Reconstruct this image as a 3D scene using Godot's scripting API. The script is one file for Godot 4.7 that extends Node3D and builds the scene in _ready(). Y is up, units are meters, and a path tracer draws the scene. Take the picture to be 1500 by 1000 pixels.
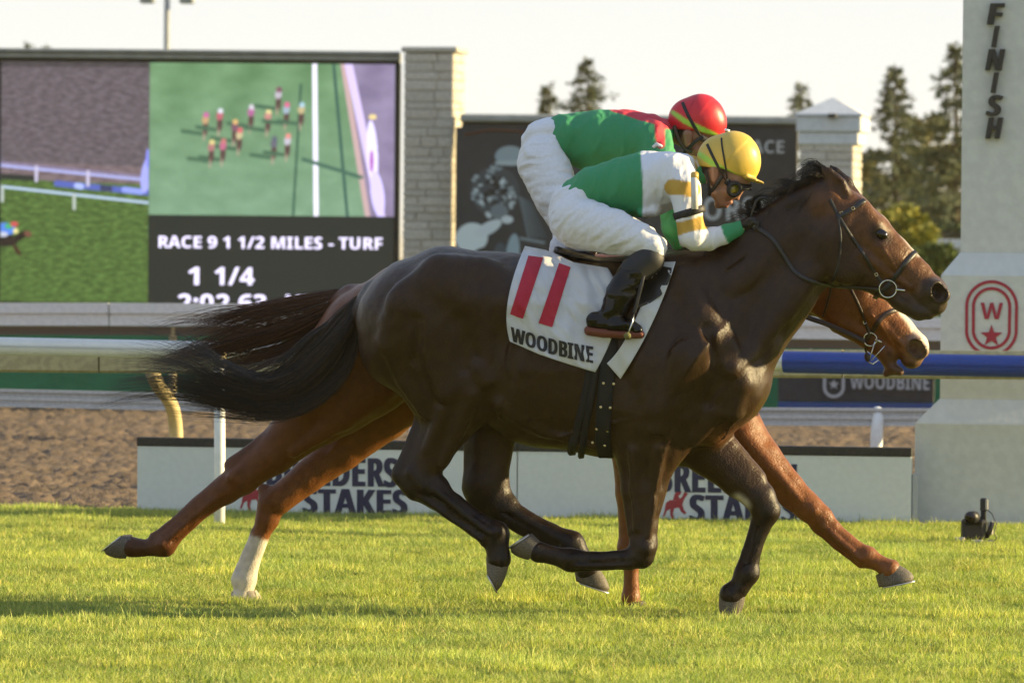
extends Node3D
# A turf race passing the finish post, late afternoon. One unit is a metre, y is up, the horses run along +x.
# Side elevations of the figures are given on a drawing grid of 325 units to the metre (x to the right, y down); at() stands a drawing point in the upright plane at a given z.

const GRID := 325.0
const DIST := 25.0
const EYE := 1.635
var cam_basis := Basis.IDENTITY
var taken := {}
var rng := RandomNumberGenerator.new()

var heading := 0.0      # the upright drawing plane may be turned a little about the vertical: metres nearer per metre along x

func at(px: float, py: float, z: float) -> Vector3:
	var d := cam_basis * Vector3((px - 750.0) / 8125.0, (500.0 - py) / 8125.0, -1.0)
	return Vector3(0, EYE, DIST) + d * ((z - DIST) / (d.z - heading * d.x))

func at_flat(px: float, py: float, z: float) -> Vector3:
	var d := cam_basis * Vector3((px - 750.0) / 8125.0, (500.0 - py) / 8125.0, -1.0)
	return Vector3(0, EYE, DIST) + d * ((z - DIST) / d.z)

func unit(z: float) -> float:      # length of a drawing unit in the plane z
	return (DIST - z) / 8125.0

func at_height(px: float, py: float, y: float) -> Vector3:
	var d := cam_basis * Vector3((px - 750.0) / 8125.0, (500.0 - py) / 8125.0, -1.0)
	return Vector3(0, EYE, DIST) + d * ((y - EYE) / d.y)

# ------------------------------------------------------------------ naming
func numbered(called: String) -> String:
	var n: int = taken.get(called, 0)
	taken[called] = n + 1
	return called if n == 0 else "%s_%03d" % [called, n]

func tag(o: Node3D, label: String, category: String, group := "", kind := "") -> Node3D:
	if label != "": o.set_meta("label", label)
	if category != "": o.set_meta("category", category)
	if group != "": o.set_meta("group", group)
	if kind != "": o.set_meta("kind", kind)
	return o

func thing(called: String, where: Vector3, label: String, category: String, group := "") -> Node3D:
	var o := Node3D.new()
	o.name = numbered(called)
	add_child(o, true)
	o.position = where
	return tag(o, label, category, group)

func child_name(parent: Node, called: String) -> String:
	var n := 0
	var s := called
	while parent.has_node(NodePath(s)):
		n += 1
		s = "%s_%03d" % [called, n]
	return s

# a mesh given in world coordinates becomes a named part of its thing
func part(parent: Node3D, called: String, mesh: Mesh, mat: Material, where := Transform3D.IDENTITY) -> MeshInstance3D:
	var o := MeshInstance3D.new()
	o.mesh = mesh
	if mat != null: o.material_override = mat
	if parent == self:
		o.name = numbered(called)
		add_child(o, true)
		o.transform = where
	else:
		o.name = child_name(parent, called)
		parent.add_child(o, true)
		o.transform = whole(parent).affine_inverse() * where
	return o

func whole(n: Node3D) -> Transform3D:
	var t := n.transform
	var p := n.get_parent()
	while p is Node3D and p != self:
		t = p.transform * t
		p = p.get_parent()
	return t

func setting(called: String, mesh: Mesh, mat: Material, where := Transform3D.IDENTITY) -> MeshInstance3D:
	var o := part(self, called, mesh, mat, where)
	o.set_meta("kind", "structure")
	return o

# ------------------------------------------------------------------ materials
func lin(r: float, g: float, b: float) -> Color:
	return Color(r, g, b).linear_to_srgb()

func mat(c: Color, rough := 0.7, metal := 0.0) -> StandardMaterial3D:
	var m := StandardMaterial3D.new()
	m.albedo_color = c.linear_to_srgb()
	m.roughness = rough
	m.metallic = metal
	return m

func noise_tex(freq: float, a: Color, b: Color, oct := 4, size := 256, sd := 1, lo := 0.3, hi := 0.7) -> NoiseTexture2D:
	var n := FastNoiseLite.new()
	n.seed = sd
	n.noise_type = FastNoiseLite.TYPE_SIMPLEX_SMOOTH
	n.frequency = freq
	n.fractal_octaves = oct
	var t := NoiseTexture2D.new()
	t.width = size
	t.height = size
	t.seamless = true
	t.noise = n
	var g := Gradient.new()
	g.offsets = PackedFloat32Array([lo, hi])
	g.colors = PackedColorArray([a, b])
	t.color_ramp = g
	return t

func bump_tex(freq: float, strength: float, oct := 4, size := 256, sd := 2) -> NoiseTexture2D:
	var n := FastNoiseLite.new()
	n.seed = sd
	n.frequency = freq
	n.fractal_octaves = oct
	var t := NoiseTexture2D.new()
	t.width = size
	t.height = size
	t.seamless = true
	t.noise = n
	t.as_normal_map = true
	t.bump_strength = strength
	return t

# albedo in real-world (linear) base colour, mottled by a texture, with fine relief
func rough_mat(c: Color, spread: float, scale: float, rough := 0.8, freq := 0.03, bump := 0.0, sd := 1) -> StandardMaterial3D:
	var m := mat(Color.WHITE, rough)
	var a := Color(c.r * (1.0 - spread), c.g * (1.0 - spread), c.b * (1.0 - spread)).linear_to_srgb()
	var b := Color(c.r * (1.0 + spread), c.g * (1.0 + spread), c.b * (1.0 + spread)).linear_to_srgb()
	m.albedo_texture = noise_tex(freq, a, b, 5, 256, sd)
	m.uv1_triplanar = true
	m.uv1_world_triplanar = true
	m.uv1_scale = Vector3.ONE * scale
	if bump > 0.0:
		m.normal_enabled = true
		m.normal_texture = bump_tex(0.08, 6.0, 4, 256, sd + 7)
		m.normal_scale = bump
	return m

# ------------------------------------------------------------------ blended solids, meshed as surface nets
class Field:
	var A := PackedVector3Array()
	var BA := PackedVector3Array()
	var IL := PackedFloat32Array()
	var RA := PackedFloat32Array()
	var RD := PackedFloat32Array()
	var S := PackedFloat32Array()
	var W := PackedFloat32Array()
	var K := PackedFloat32Array()
	var OP := PackedByteArray()      # 0 joined, 1 taken away, 2 colour only
	var C := PackedInt32Array()
	var every := PackedInt32Array()
	var palette := PackedColorArray()
	var lo := Vector3.ONE * 1e6
	var hi := Vector3.ONE * -1e6
	var kmax := 0.0
	var cut_lo := -1e6     # only the stretch of the solid between these two x is meshed
	var cut_hi := 1e6
	var crease: FastNoiseLite = null  # folds of cloth
	var crease_amp := 0.0
	var crease_map := Basis.IDENTITY
	var tint_noise: FastNoiseLite = null
	var tint := 0.0

	func bone(a: Vector3, b: Vector3, ra: float, rb: float, zr: float, k: float, c: int, op := 0) -> void:
		var s := 1.0 / zr
		var a2 := Vector3(a.x, a.y, a.z * s)
		var b2 := Vector3(b.x, b.y, b.z * s)
		var d := b2 - a2
		A.append(a2)
		BA.append(d)
		IL.append(1.0 / maxf(d.length_squared(), 1e-9))
		RA.append(ra)
		RD.append(rb - ra)
		S.append(s)
		W.append(1.0 / maxf(1.0, s))
		K.append(maxf(k, 1e-4))
		OP.append(op)
		C.append(c)
		every.append(A.size() - 1)
		if op == 0:
			var r := Vector3(1, 1, zr) * maxf(ra, rb)
			lo = lo.min(a - r).min(b - r)
			hi = hi.max(a + r).max(b + r)
			kmax = maxf(kmax, k)

	func dist(i: int, p: Vector3) -> float:
		var pa := Vector3(p.x, p.y, p.z * S[i]) - A[i]
		var t := clampf(pa.dot(BA[i]) * IL[i], 0.0, 1.0)
		return ((pa - BA[i] * t).length() - RA[i] - RD[i] * t) * W[i]

	func near(p: Vector3, reach: float, from: PackedInt32Array) -> PackedInt32Array:
		var ds := PackedFloat32Array()
		var best := 1e3
		for i in from:
			var d := dist(i, p)
			ds.append(d)
			if OP[i] == 0 and d < best: best = d
		var out := PackedInt32Array()
		var n := 0
		for i in from:
			if OP[i] == 0:
				if ds[n] < best + 2.0 * reach + K[i]: out.append(i)
			elif ds[n] < reach + K[i] + 0.01: out.append(i)
			n += 1
		return out

	func value(p: Vector3, L: PackedInt32Array) -> float:
		var r := 1e3
		for i in L:
			var op := OP[i]
			if op == 2: continue
			var pa := Vector3(p.x, p.y, p.z * S[i]) - A[i]
			var t := clampf(pa.dot(BA[i]) * IL[i], 0.0, 1.0)
			var d := ((pa - BA[i] * t).length() - RA[i] - RD[i] * t) * W[i]
			var k := K[i]
			if op == 0:
				var h := k - absf(d - r)
				if d < r: r = d
				if h > 0.0: r -= h * h * 0.25 / k
			else:
				d = -d
				var h := k - absf(d - r)
				if d > r: r = d
				if h > 0.0: r += h * h * 0.25 / k
		if crease_amp > 0.0 and absf(r) < 0.06:
			r += crease_amp * (absf(crease.get_noise_3dv(crease_map * p)) - 0.2)
		return r

	# the field at every point of a block, bone by bone
	func fill(g: PackedFloat32Array, o: Vector3, L: PackedInt32Array, grid: PackedVector3Array) -> void:
		var m := g.size()
		g.fill(1e3)
		for i in L:
			var op := OP[i]
			if op == 2: continue
			var sc := Vector3(1, 1, S[i])
			var oa := o * sc - A[i]
			var ba := BA[i]
			var il := IL[i]
			var ra := RA[i]
			var rd := RD[i]
			var w := W[i]
			var k := K[i]
			var kk := 0.25 / k
			if op == 0:
				for n in m:
					var pa := grid[n] * sc + oa
					var t := clampf(pa.dot(ba) * il, 0.0, 1.0)
					var d := ((pa - ba * t).length() - ra - rd * t) * w
					var r := g[n]
					var h := d - r
					if h >= k: continue
					if h <= -k: g[n] = d
					elif h < 0.0: g[n] = d - (k + h) * (k + h) * kk
					else: g[n] = r - (k - h) * (k - h) * kk
			else:
				for n in m:
					var pa := grid[n] * sc + oa
					var t := clampf(pa.dot(ba) * il, 0.0, 1.0)
					var d := -((pa - ba * t).length() - ra - rd * t) * w
					var r := g[n]
					var h := k - absf(d - r)
					if d > r: r = d
					if h > 0.0: r += h * h * kk
					g[n] = r
		if crease_amp > 0.0:
			for n in m:
				if absf(g[n]) < 0.06: g[n] += crease_amp * (absf(crease.get_noise_3dv(crease_map * (o + grid[n]))) - 0.2)

	func colour(p: Vector3, L: PackedInt32Array) -> Color:
		var sum := Color(0, 0, 0)
		var tot := 1e-9
		for i in L:
			if OP[i] == 2: continue
			if OP[i] == 1 and C[i] < 0: continue
			var d := dist(i, p)
			var w := exp(-d / 0.014) if OP[i] == 0 else 4.0 * exp(-absf(d) / 0.004)
			var c := palette[C[i]]
			sum += c * w
			tot += w
		var col := sum * (1.0 / tot)
		for i in L:
			if OP[i] == 2:
				var d := dist(i, p)
				var w := clampf(0.5 - d / (2.0 * K[i]), 0.0, 1.0)
				col = col.lerp(palette[C[i]], w * w * (3.0 - 2.0 * w))
		if tint > 0.0:
			var f := 1.0 + tint * tint_noise.get_noise_3dv(p)
			col = Color(col.r * f, col.g * f, col.b * f)
		col.a = 1.0
		return col

	func surface_z(x: float, y: float, z_out: float, z_in: float) -> float:   # where a line along z first meets the solid
		var L := PackedInt32Array()
		for i in every:
			if OP[i] == 0:
				var a := A[i]
				var b := a + BA[i]
				var r := maxf(RA[i], RA[i] + RD[i]) + K[i]
				if x > minf(a.x, b.x) - r and x < maxf(a.x, b.x) + r and y > minf(a.y, b.y) - r and y < maxf(a.y, b.y) + r: L.append(i)
		if L.is_empty(): return z_in
		var z := z_out
		var step := -1.0 if z_in < z_out else 1.0
		for n in 60:
			var v := value(Vector3(x, y, z), L)
			if v < 0.0015: return z
			z += step * maxf(v * 0.8, 0.001)
			if (z - z_in) * step > 0.0: return z_in
		return z

	func normal_at(p: Vector3) -> Vector3:
		var e := 0.004
		return Vector3(value(p + Vector3(e, 0, 0), every) - value(p - Vector3(e, 0, 0), every), value(p + Vector3(0, e, 0), every) - value(p - Vector3(0, e, 0), every), value(p + Vector3(0, 0, e), every) - value(p - Vector3(0, 0, e), every)).normalized()

	# the whole solid, finer beyond x
	func net_two(cell: float, fine: float, x: float) -> Array:
		cut_hi = x
		var a := net(cell)
		cut_hi = 1e6
		cut_lo = x - cell * 1.2 - fine
		var b := net(fine)
		cut_lo = -1e6
		return [a, b]

	# arrays of a surface-net mesh: [vertices, normals, colours, indices]
	func net(cell: float, has_colour := true) -> Array:
		const B := 6
		const N := 7
		var bs := cell * B
		var base := lo - Vector3.ONE * (cell * 3.0 + kmax * 0.3)
		var size := hi + Vector3.ONE * (cell * 3.0 + kmax * 0.3) - base
		var sx := int(ceil(size.x / (bs * 4.0)))
		var sy := int(ceil(size.y / (bs * 4.0)))
		var sz := int(ceil(size.z / (bs * 4.0)))
		var gx := sx * 4 * B + 2
		var gy := sy * 4 * B + 2
		var V := PackedVector3Array()
		var NR := PackedVector3Array()
		var CL := PackedColorArray()
		var I := PackedInt32Array()
		var idx := {}
		var edges := PackedInt32Array()
		var g := PackedFloat32Array()
		g.resize(N * N * N)
		var margin := crease_amp
		var grid := PackedVector3Array()
		for k in N:
			for j in N:
				for i in N: grid.append(Vector3(i, j, k) * cell)
		for X in sx:
			for Y in sy:
				for Z in sz:
					var so := base + Vector3(X, Y, Z) * (bs * 4.0)
					var sc := so + Vector3.ONE * (bs * 2.0)
					if so.x > cut_hi or so.x + bs * 4.0 < cut_lo: continue
					var v := value(sc, every)
					if absf(v) > bs * 2.0 * 1.74 + margin: continue
					var SL := near(sc, bs * 3.47, every)
					for b in 64:
						var bx := b & 3
						var by := (b >> 2) & 3
						var bz := b >> 4
						var o := so + Vector3(bx, by, bz) * bs
						var c := o + Vector3.ONE * (bs * 0.5)
						if o.x > cut_hi or o.x + bs < cut_lo: continue
						v = value(c, SL)
						if absf(v) > bs * 0.87 + margin: continue
						var L := near(c, bs * 0.87, SL)
						var n := 0
						var any_in := false
						var any_out := false
						fill(g, o, L, grid)
						for q in g:
							if q < 0.0: any_in = true
							else: any_out = true
						if not (any_in and any_out): continue
						var cx := (X * 4 + bx) * B
						var cy := (Y * 4 + by) * B
						var cz := (Z * 4 + bz) * B
						for k in B:
							for j in B:
								for i in B:
									n = (k * N + j) * N + i
									var d0 := g[n]
									var d1 := g[n + 1]
									var d2 := g[n + N]
									var d3 := g[n + N + 1]
									var d4 := g[n + N * N]
									var d5 := g[n + N * N + 1]
									var d6 := g[n + N * N + N]
									var d7 := g[n + N * N + N + 1]
									var m := int(d0 < 0.0) + int(d1 < 0.0) + int(d2 < 0.0) + int(d3 < 0.0) + int(d4 < 0.0) + int(d5 < 0.0) + int(d6 < 0.0) + int(d7 < 0.0)
									if m == 0 or m == 8: continue
									var s := Vector3.ZERO
									var q := 0
									if (d0 < 0.0) != (d1 < 0.0): s += Vector3(d0 / (d0 - d1), 0, 0); q += 1
									if (d2 < 0.0) != (d3 < 0.0): s += Vector3(d2 / (d2 - d3), 1, 0); q += 1
									if (d4 < 0.0) != (d5 < 0.0): s += Vector3(d4 / (d4 - d5), 0, 1); q += 1
									if (d6 < 0.0) != (d7 < 0.0): s += Vector3(d6 / (d6 - d7), 1, 1); q += 1
									if (d0 < 0.0) != (d2 < 0.0): s += Vector3(0, d0 / (d0 - d2), 0); q += 1
									if (d1 < 0.0) != (d3 < 0.0): s += Vector3(1, d1 / (d1 - d3), 0); q += 1
									if (d4 < 0.0) != (d6 < 0.0): s += Vector3(0, d4 / (d4 - d6), 1); q += 1
									if (d5 < 0.0) != (d7 < 0.0): s += Vector3(1, d5 / (d5 - d7), 1); q += 1
									if (d0 < 0.0) != (d4 < 0.0): s += Vector3(0, 0, d0 / (d0 - d4)); q += 1
									if (d1 < 0.0) != (d5 < 0.0): s += Vector3(1, 0, d1 / (d1 - d5)); q += 1
									if (d2 < 0.0) != (d6 < 0.0): s += Vector3(0, 1, d2 / (d2 - d6)); q += 1
									if (d3 < 0.0) != (d7 < 0.0): s += Vector3(1, 1, d3 / (d3 - d7)); q += 1
									s /= float(q)
									var p := o + (Vector3(i, j, k) + s) * cell
									if p.x < cut_lo or p.x > cut_hi: continue
									var key := ((cz + k) * gy + cy + j) * gx + cx + i
									idx[key] = V.size()
									V.append(p)
									NR.append(Vector3(d1 + d3 + d5 + d7 - d0 - d2 - d4 - d6, d2 + d3 + d6 + d7 - d0 - d1 - d4 - d5, d4 + d5 + d6 + d7 - d0 - d1 - d2 - d3).normalized())
									if has_colour: CL.append(colour(p, L))
									if (d0 < 0.0) != (d1 < 0.0): edges.append(key); edges.append(0 if d0 < 0.0 else 3)
									if (d0 < 0.0) != (d2 < 0.0): edges.append(key); edges.append(1 if d0 < 0.0 else 4)
									if (d0 < 0.0) != (d4 < 0.0): edges.append(key); edges.append(2 if d0 < 0.0 else 5)
		var off := [[gx, gx * gy], [gx * gy, 1], [1, gx]]
		for e in edges.size() / 2:
			var key := edges[e * 2]
			var axis := edges[e * 2 + 1]
			var u: int = off[axis % 3][0]
			var w: int = off[axis % 3][1]
			var a: int = idx.get(key, -1)
			var b: int = idx.get(key - u, -1)
			var c: int = idx.get(key - u - w, -1)
			var d: int = idx.get(key - w, -1)
			if a < 0 or b < 0 or c < 0 or d < 0: continue
			if axis < 3: I.append_array(PackedInt32Array([a, d, c, a, c, b]))
			else: I.append_array(PackedInt32Array([a, c, d, a, b, c]))
		return [V, NR, CL, I]

func net_mesh(arrays: Array, m: Material) -> ArrayMesh:
	var a := []
	a.resize(Mesh.ARRAY_MAX)
	a[Mesh.ARRAY_VERTEX] = arrays[0]
	a[Mesh.ARRAY_NORMAL] = arrays[1]
	if arrays[2].size() > 0: a[Mesh.ARRAY_COLOR] = arrays[2]
	a[Mesh.ARRAY_INDEX] = arrays[3]
	var me := ArrayMesh.new()
	me.add_surface_from_arrays(Mesh.PRIMITIVE_TRIANGLES, a)
	if m != null: me.surface_set_material(0, m)
	return me

# arrays of several nets as one surface
func join(list: Array) -> Array:
	var out := [PackedVector3Array(), PackedVector3Array(), PackedColorArray(), PackedInt32Array()]
	for a in list:
		var n: int = out[0].size()
		out[0].append_array(a[0])
		out[1].append_array(a[1])
		out[2].append_array(a[2])
		var I: PackedInt32Array = a[3].duplicate()
		for i in I.size(): I[i] += n
		out[3].append_array(I)
	return out

# a drawing: bones of a field given on the side elevation, about the middle plane z0
class Draw:
	var f := Field.new()
	var z0 := 0.0
	var host: Node3D

	func _init(h: Node3D, z: float) -> void:
		host = h
		z0 = z

	# points: [x, y, radius, z, zr], radius on the drawing grid, z in metres off the middle plane, zr = width across / width in the drawing
	func chain(pts: Array, k: float, c: int, mirror := false, op := 0) -> void:
		for side in ([1.0, -1.0] if mirror else [1.0]):
			for i in maxi(1, pts.size() - 1):
				var a: Array = pts[i]
				var b: Array = pts[mini(i + 1, pts.size() - 1)]
				var za: float = z0 + a[3] * side
				var zb: float = z0 + b[3] * side
				f.bone(host.at(a[0], a[1], za), host.at(b[0], b[1], zb), a[2] * host.unit(za), b[2] * host.unit(zb), (a[4] + b[4]) * 0.5, k * host.unit(z0) * (1.0 if i == 0 or op > 0 else 0.3), c, op)

	# a muscle, tendon or vein that stands h metres proud of what is built so far (h < 0: a furrow); points are [x, y, radius]
	func relief(pts: Array, zr: float, h: float, k: float, c: int, far_side := false) -> void:
		var zs := []
		for p in pts:
			var q: Vector3 = host.at(p[0], p[1], z0 + .2)
			var mid: float = z0 + host.heading * q.x
			var rz: float = p[2] * zr * host.unit(z0)
			var z := f.surface_z(q.x, q.y, mid + .6, mid) - mid
			zs.append(z - rz + h if h > 0.0 else z + rz + h)
		for side in ([1.0, -1.0] if far_side else [1.0]):
			var out := []
			for i in pts.size(): out.append([pts[i][0], pts[i][1], pts[i][2], zs[i] * side, zr])
			chain(out, k, c, false, 0 if h > 0.0 else 1)

func _ready() -> void:
	stage()
	ground()
	boards()
	rails()
	finish_post()
	small_sign()
	video_wall()
	trees()
	grass()
	ground_camera()
	var coat := coat_material()
	var hair := hair_material()
	heading = tan(deg_to_rad(9.0))      # the horses come a little towards the camera
	var far_z := -0.64
	var dark := dark_horse(coat, hair)
	var chestnut := chestnut_horse(coat, hair, far_z)
	tack_for_dark(dark.f)
	tack_for_chestnut(chestnut.f, far_z)
	var cm := cloth_colours()
	var skin := cloth_colours(.5, .05)
	var white := rough_mat(Color(.71, .705, .73), .04, 2.0, .8, .1, .22, 27)
	white.normal_texture = cm.normal_texture
	var black := mat(Color(.014, .014, .015), .6)
	first_jockey(skin, cm, white, black)
	second_jockey(skin, cm, white, black, far_z)
func stage() -> void:
	var cam := Camera3D.new()
	cam.name = "camera"
	cam.position = Vector3(0, EYE, DIST)
	cam.rotation = Vector3(-atan(125.0 / 8125.0), 0, 0.0085)
	cam_basis = Basis.from_euler(cam.rotation)
	cam.fov = rad_to_deg(2.0 * atan(500.0 / 8125.0))
	cam.near = 0.5
	cam.far = 4000.0
	var lens := CameraAttributesPhysical.new()
	lens.frustum_focal_length = 195.0
	lens.frustum_focus_distance = 24.95
	lens.exposure_aperture = 6.3
	lens.frustum_near = 0.5
	lens.frustum_far = 4000.0
	cam.attributes = lens
	cam.fov = rad_to_deg(2.0 * atan(500.0 / 8125.0))
	add_child(cam, true)
	cam.current = true
	var we := WorldEnvironment.new()
	we.name = "environment"
	var e := Environment.new()
	e.background_mode = Environment.BG_SKY
	var sm := ProceduralSkyMaterial.new()
	sm.sky_top_color = Color(.50, .57, .67)
	sm.sky_horizon_color = Color(.78, .775, .745)
	sm.sky_curve = 0.16
	sm.ground_bottom_color = Color(.25, .24, .16)
	sm.ground_horizon_color = Color(.8, .78, .7)
	sm.sun_angle_max = 1.0
	sm.sky_energy_multiplier = 0.91
	var sky := Sky.new()
	sky.sky_material = sm
	e.sky = sky
	e.tonemap_mode = Environment.TONE_MAPPER_LINEAR
	e.tonemap_exposure = 2.35
	# thin evening haze
	e.fog_enabled = true
	e.fog_density = 0.00022
	e.fog_light_color = Color(1.0, .90, .67)
	e.sdfgi_enabled = true
	e.ssao_enabled = true
	e.ssil_enabled = true
	we.environment = e
	add_child(we, true)
	var sun := DirectionalLight3D.new()
	sun.name = "sun"
	sun.light_color = Color(1.0, .90, .67)
	sun.light_energy = 1.6
	sun.light_angular_distance = 1.0
	sun.shadow_enabled = true
	var elev := deg_to_rad(16.0)
	var az := deg_to_rad(-4.0)        # a little beyond straight along the course
	var to_sun := Vector3(cos(elev) * cos(az), sin(elev), cos(elev) * sin(az))
	add_child(sun, true)
	sun.look_at_from_position(to_sun * 50.0, Vector3.ZERO, Vector3.UP)
# ------------------------------------------------------------------ the place
func box_mesh(lo: Vector3, hi: Vector3, bevel := 0.0) -> ArrayMesh:
	# a box with chamfered edges, in its own axes
	var st := SurfaceTool.new()
	st.begin(Mesh.PRIMITIVE_TRIANGLES)
	var c := (lo + hi) * 0.5
	var e := (hi - lo) * 0.5
	var b := minf(bevel, minf(e.x, minf(e.y, e.z)) * 0.49)
	var pts := {}
	for x in [-1, 1]:
		for y in [-1, 1]:
			for z in [-1, 1]:
				var s := Vector3(x, y, z)
				pts[[x, y, z, 0]] = c + s * Vector3(e.x, e.y - b, e.z - b)
				pts[[x, y, z, 1]] = c + s * Vector3(e.x - b, e.y, e.z - b)
				pts[[x, y, z, 2]] = c + s * Vector3(e.x - b, e.y - b, e.z)
	for s in [-1, 1]:
		face(st, [pts[[s, -1, -1, 0]], pts[[s, 1, -1, 0]], pts[[s, 1, 1, 0]], pts[[s, -1, 1, 0]]], Vector3(s, 0, 0))
		face(st, [pts[[-1, s, -1, 1]], pts[[1, s, -1, 1]], pts[[1, s, 1, 1]], pts[[-1, s, 1, 1]]], Vector3(0, s, 0))
		face(st, [pts[[-1, -1, s, 2]], pts[[1, -1, s, 2]], pts[[1, 1, s, 2]], pts[[-1, 1, s, 2]]], Vector3(0, 0, s))
	if b > 0.0:
		for i in [-1, 1]:
			for j in [-1, 1]:
				face(st, [pts[[i, j, -1, 0]], pts[[i, j, 1, 0]], pts[[i, j, 1, 1]], pts[[i, j, -1, 1]]], Vector3(i, j, 0))
				face(st, [pts[[i, -1, j, 0]], pts[[i, 1, j, 0]], pts[[i, 1, j, 2]], pts[[i, -1, j, 2]]], Vector3(i, 0, j))
				face(st, [pts[[-1, i, j, 1]], pts[[1, i, j, 1]], pts[[1, i, j, 2]], pts[[-1, i, j, 2]]], Vector3(0, i, j))
				for k in [-1, 1]: face(st, [pts[[i, j, k, 0]], pts[[i, j, k, 1]], pts[[i, j, k, 2]]], Vector3(i, j, k))
	st.generate_normals()
	return st.commit()

func face(st: SurfaceTool, p: Array, out: Vector3) -> void:
	st.set_smooth_group(-1)
	var n: Vector3 = (p[1] - p[0]).cross(p[2] - p[0])
	var q := p.duplicate()
	if n.dot(out) > 0.0: q.reverse()
	for i in range(1, q.size() - 1):
		st.add_vertex(q[0]); st.add_vertex(q[i]); st.add_vertex(q[i + 1])

# a frame standing on the ground: x along the front from a to b, z out of the front towards the camera
func front(a: Vector3, b: Vector3) -> Transform3D:
	var x := Vector3(b.x - a.x, 0, b.z - a.z).normalized()
	return Transform3D(Basis(x, Vector3.UP, x.cross(Vector3.UP)), Vector3(a.x, 0, a.z))

# a profile (z, y points, closed) swept straight from a to b
func sweep(a: Vector3, b: Vector3, prof: Array, smooth := false) -> ArrayMesh:
	var t := front(a, b)
	var st := SurfaceTool.new()
	st.begin(Mesh.PRIMITIVE_TRIANGLES)
	if not smooth: st.set_smooth_group(-1)
	var n := prof.size()
	for i in n:
		var p: Vector2 = prof[i]
		var q: Vector2 = prof[(i + 1) % n]
		var zp := t.basis.z * p.x + Vector3.UP * p.y
		var zq := t.basis.z * q.x + Vector3.UP * q.y
		quad(st, a + zp, b + zp, b + zq, a + zq)
	for i in range(1, n - 1):
		for e in [a, b]:
			st.add_vertex(e + t.basis.z * prof[0].x + Vector3.UP * prof[0].y)
			st.add_vertex(e + t.basis.z * prof[i].x + Vector3.UP * prof[i].y)
			st.add_vertex(e + t.basis.z * prof[i + 1].x + Vector3.UP * prof[i + 1].y)
	st.generate_normals()
	return st.commit()

func round_profile(r: float, ry := -1.0, n := 20) -> Array:
	var out := []
	for i in n: out.append(Vector2(cos(TAU * i / n) * r, sin(TAU * i / n) * (r if ry < 0.0 else ry)))
	return out

func sheet(pts: Array) -> ArrayMesh:
	var st := SurfaceTool.new()
	st.begin(Mesh.PRIMITIVE_TRIANGLES)
	for i in range(1, pts.size() - 1):
		st.add_vertex(pts[0]); st.add_vertex(pts[i]); st.add_vertex(pts[i + 1])
	st.generate_normals()
	return st.commit()

var edge_a := Vector3.ZERO      # two points of the line where the turf ends
var edge_b := Vector3.ZERO

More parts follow.
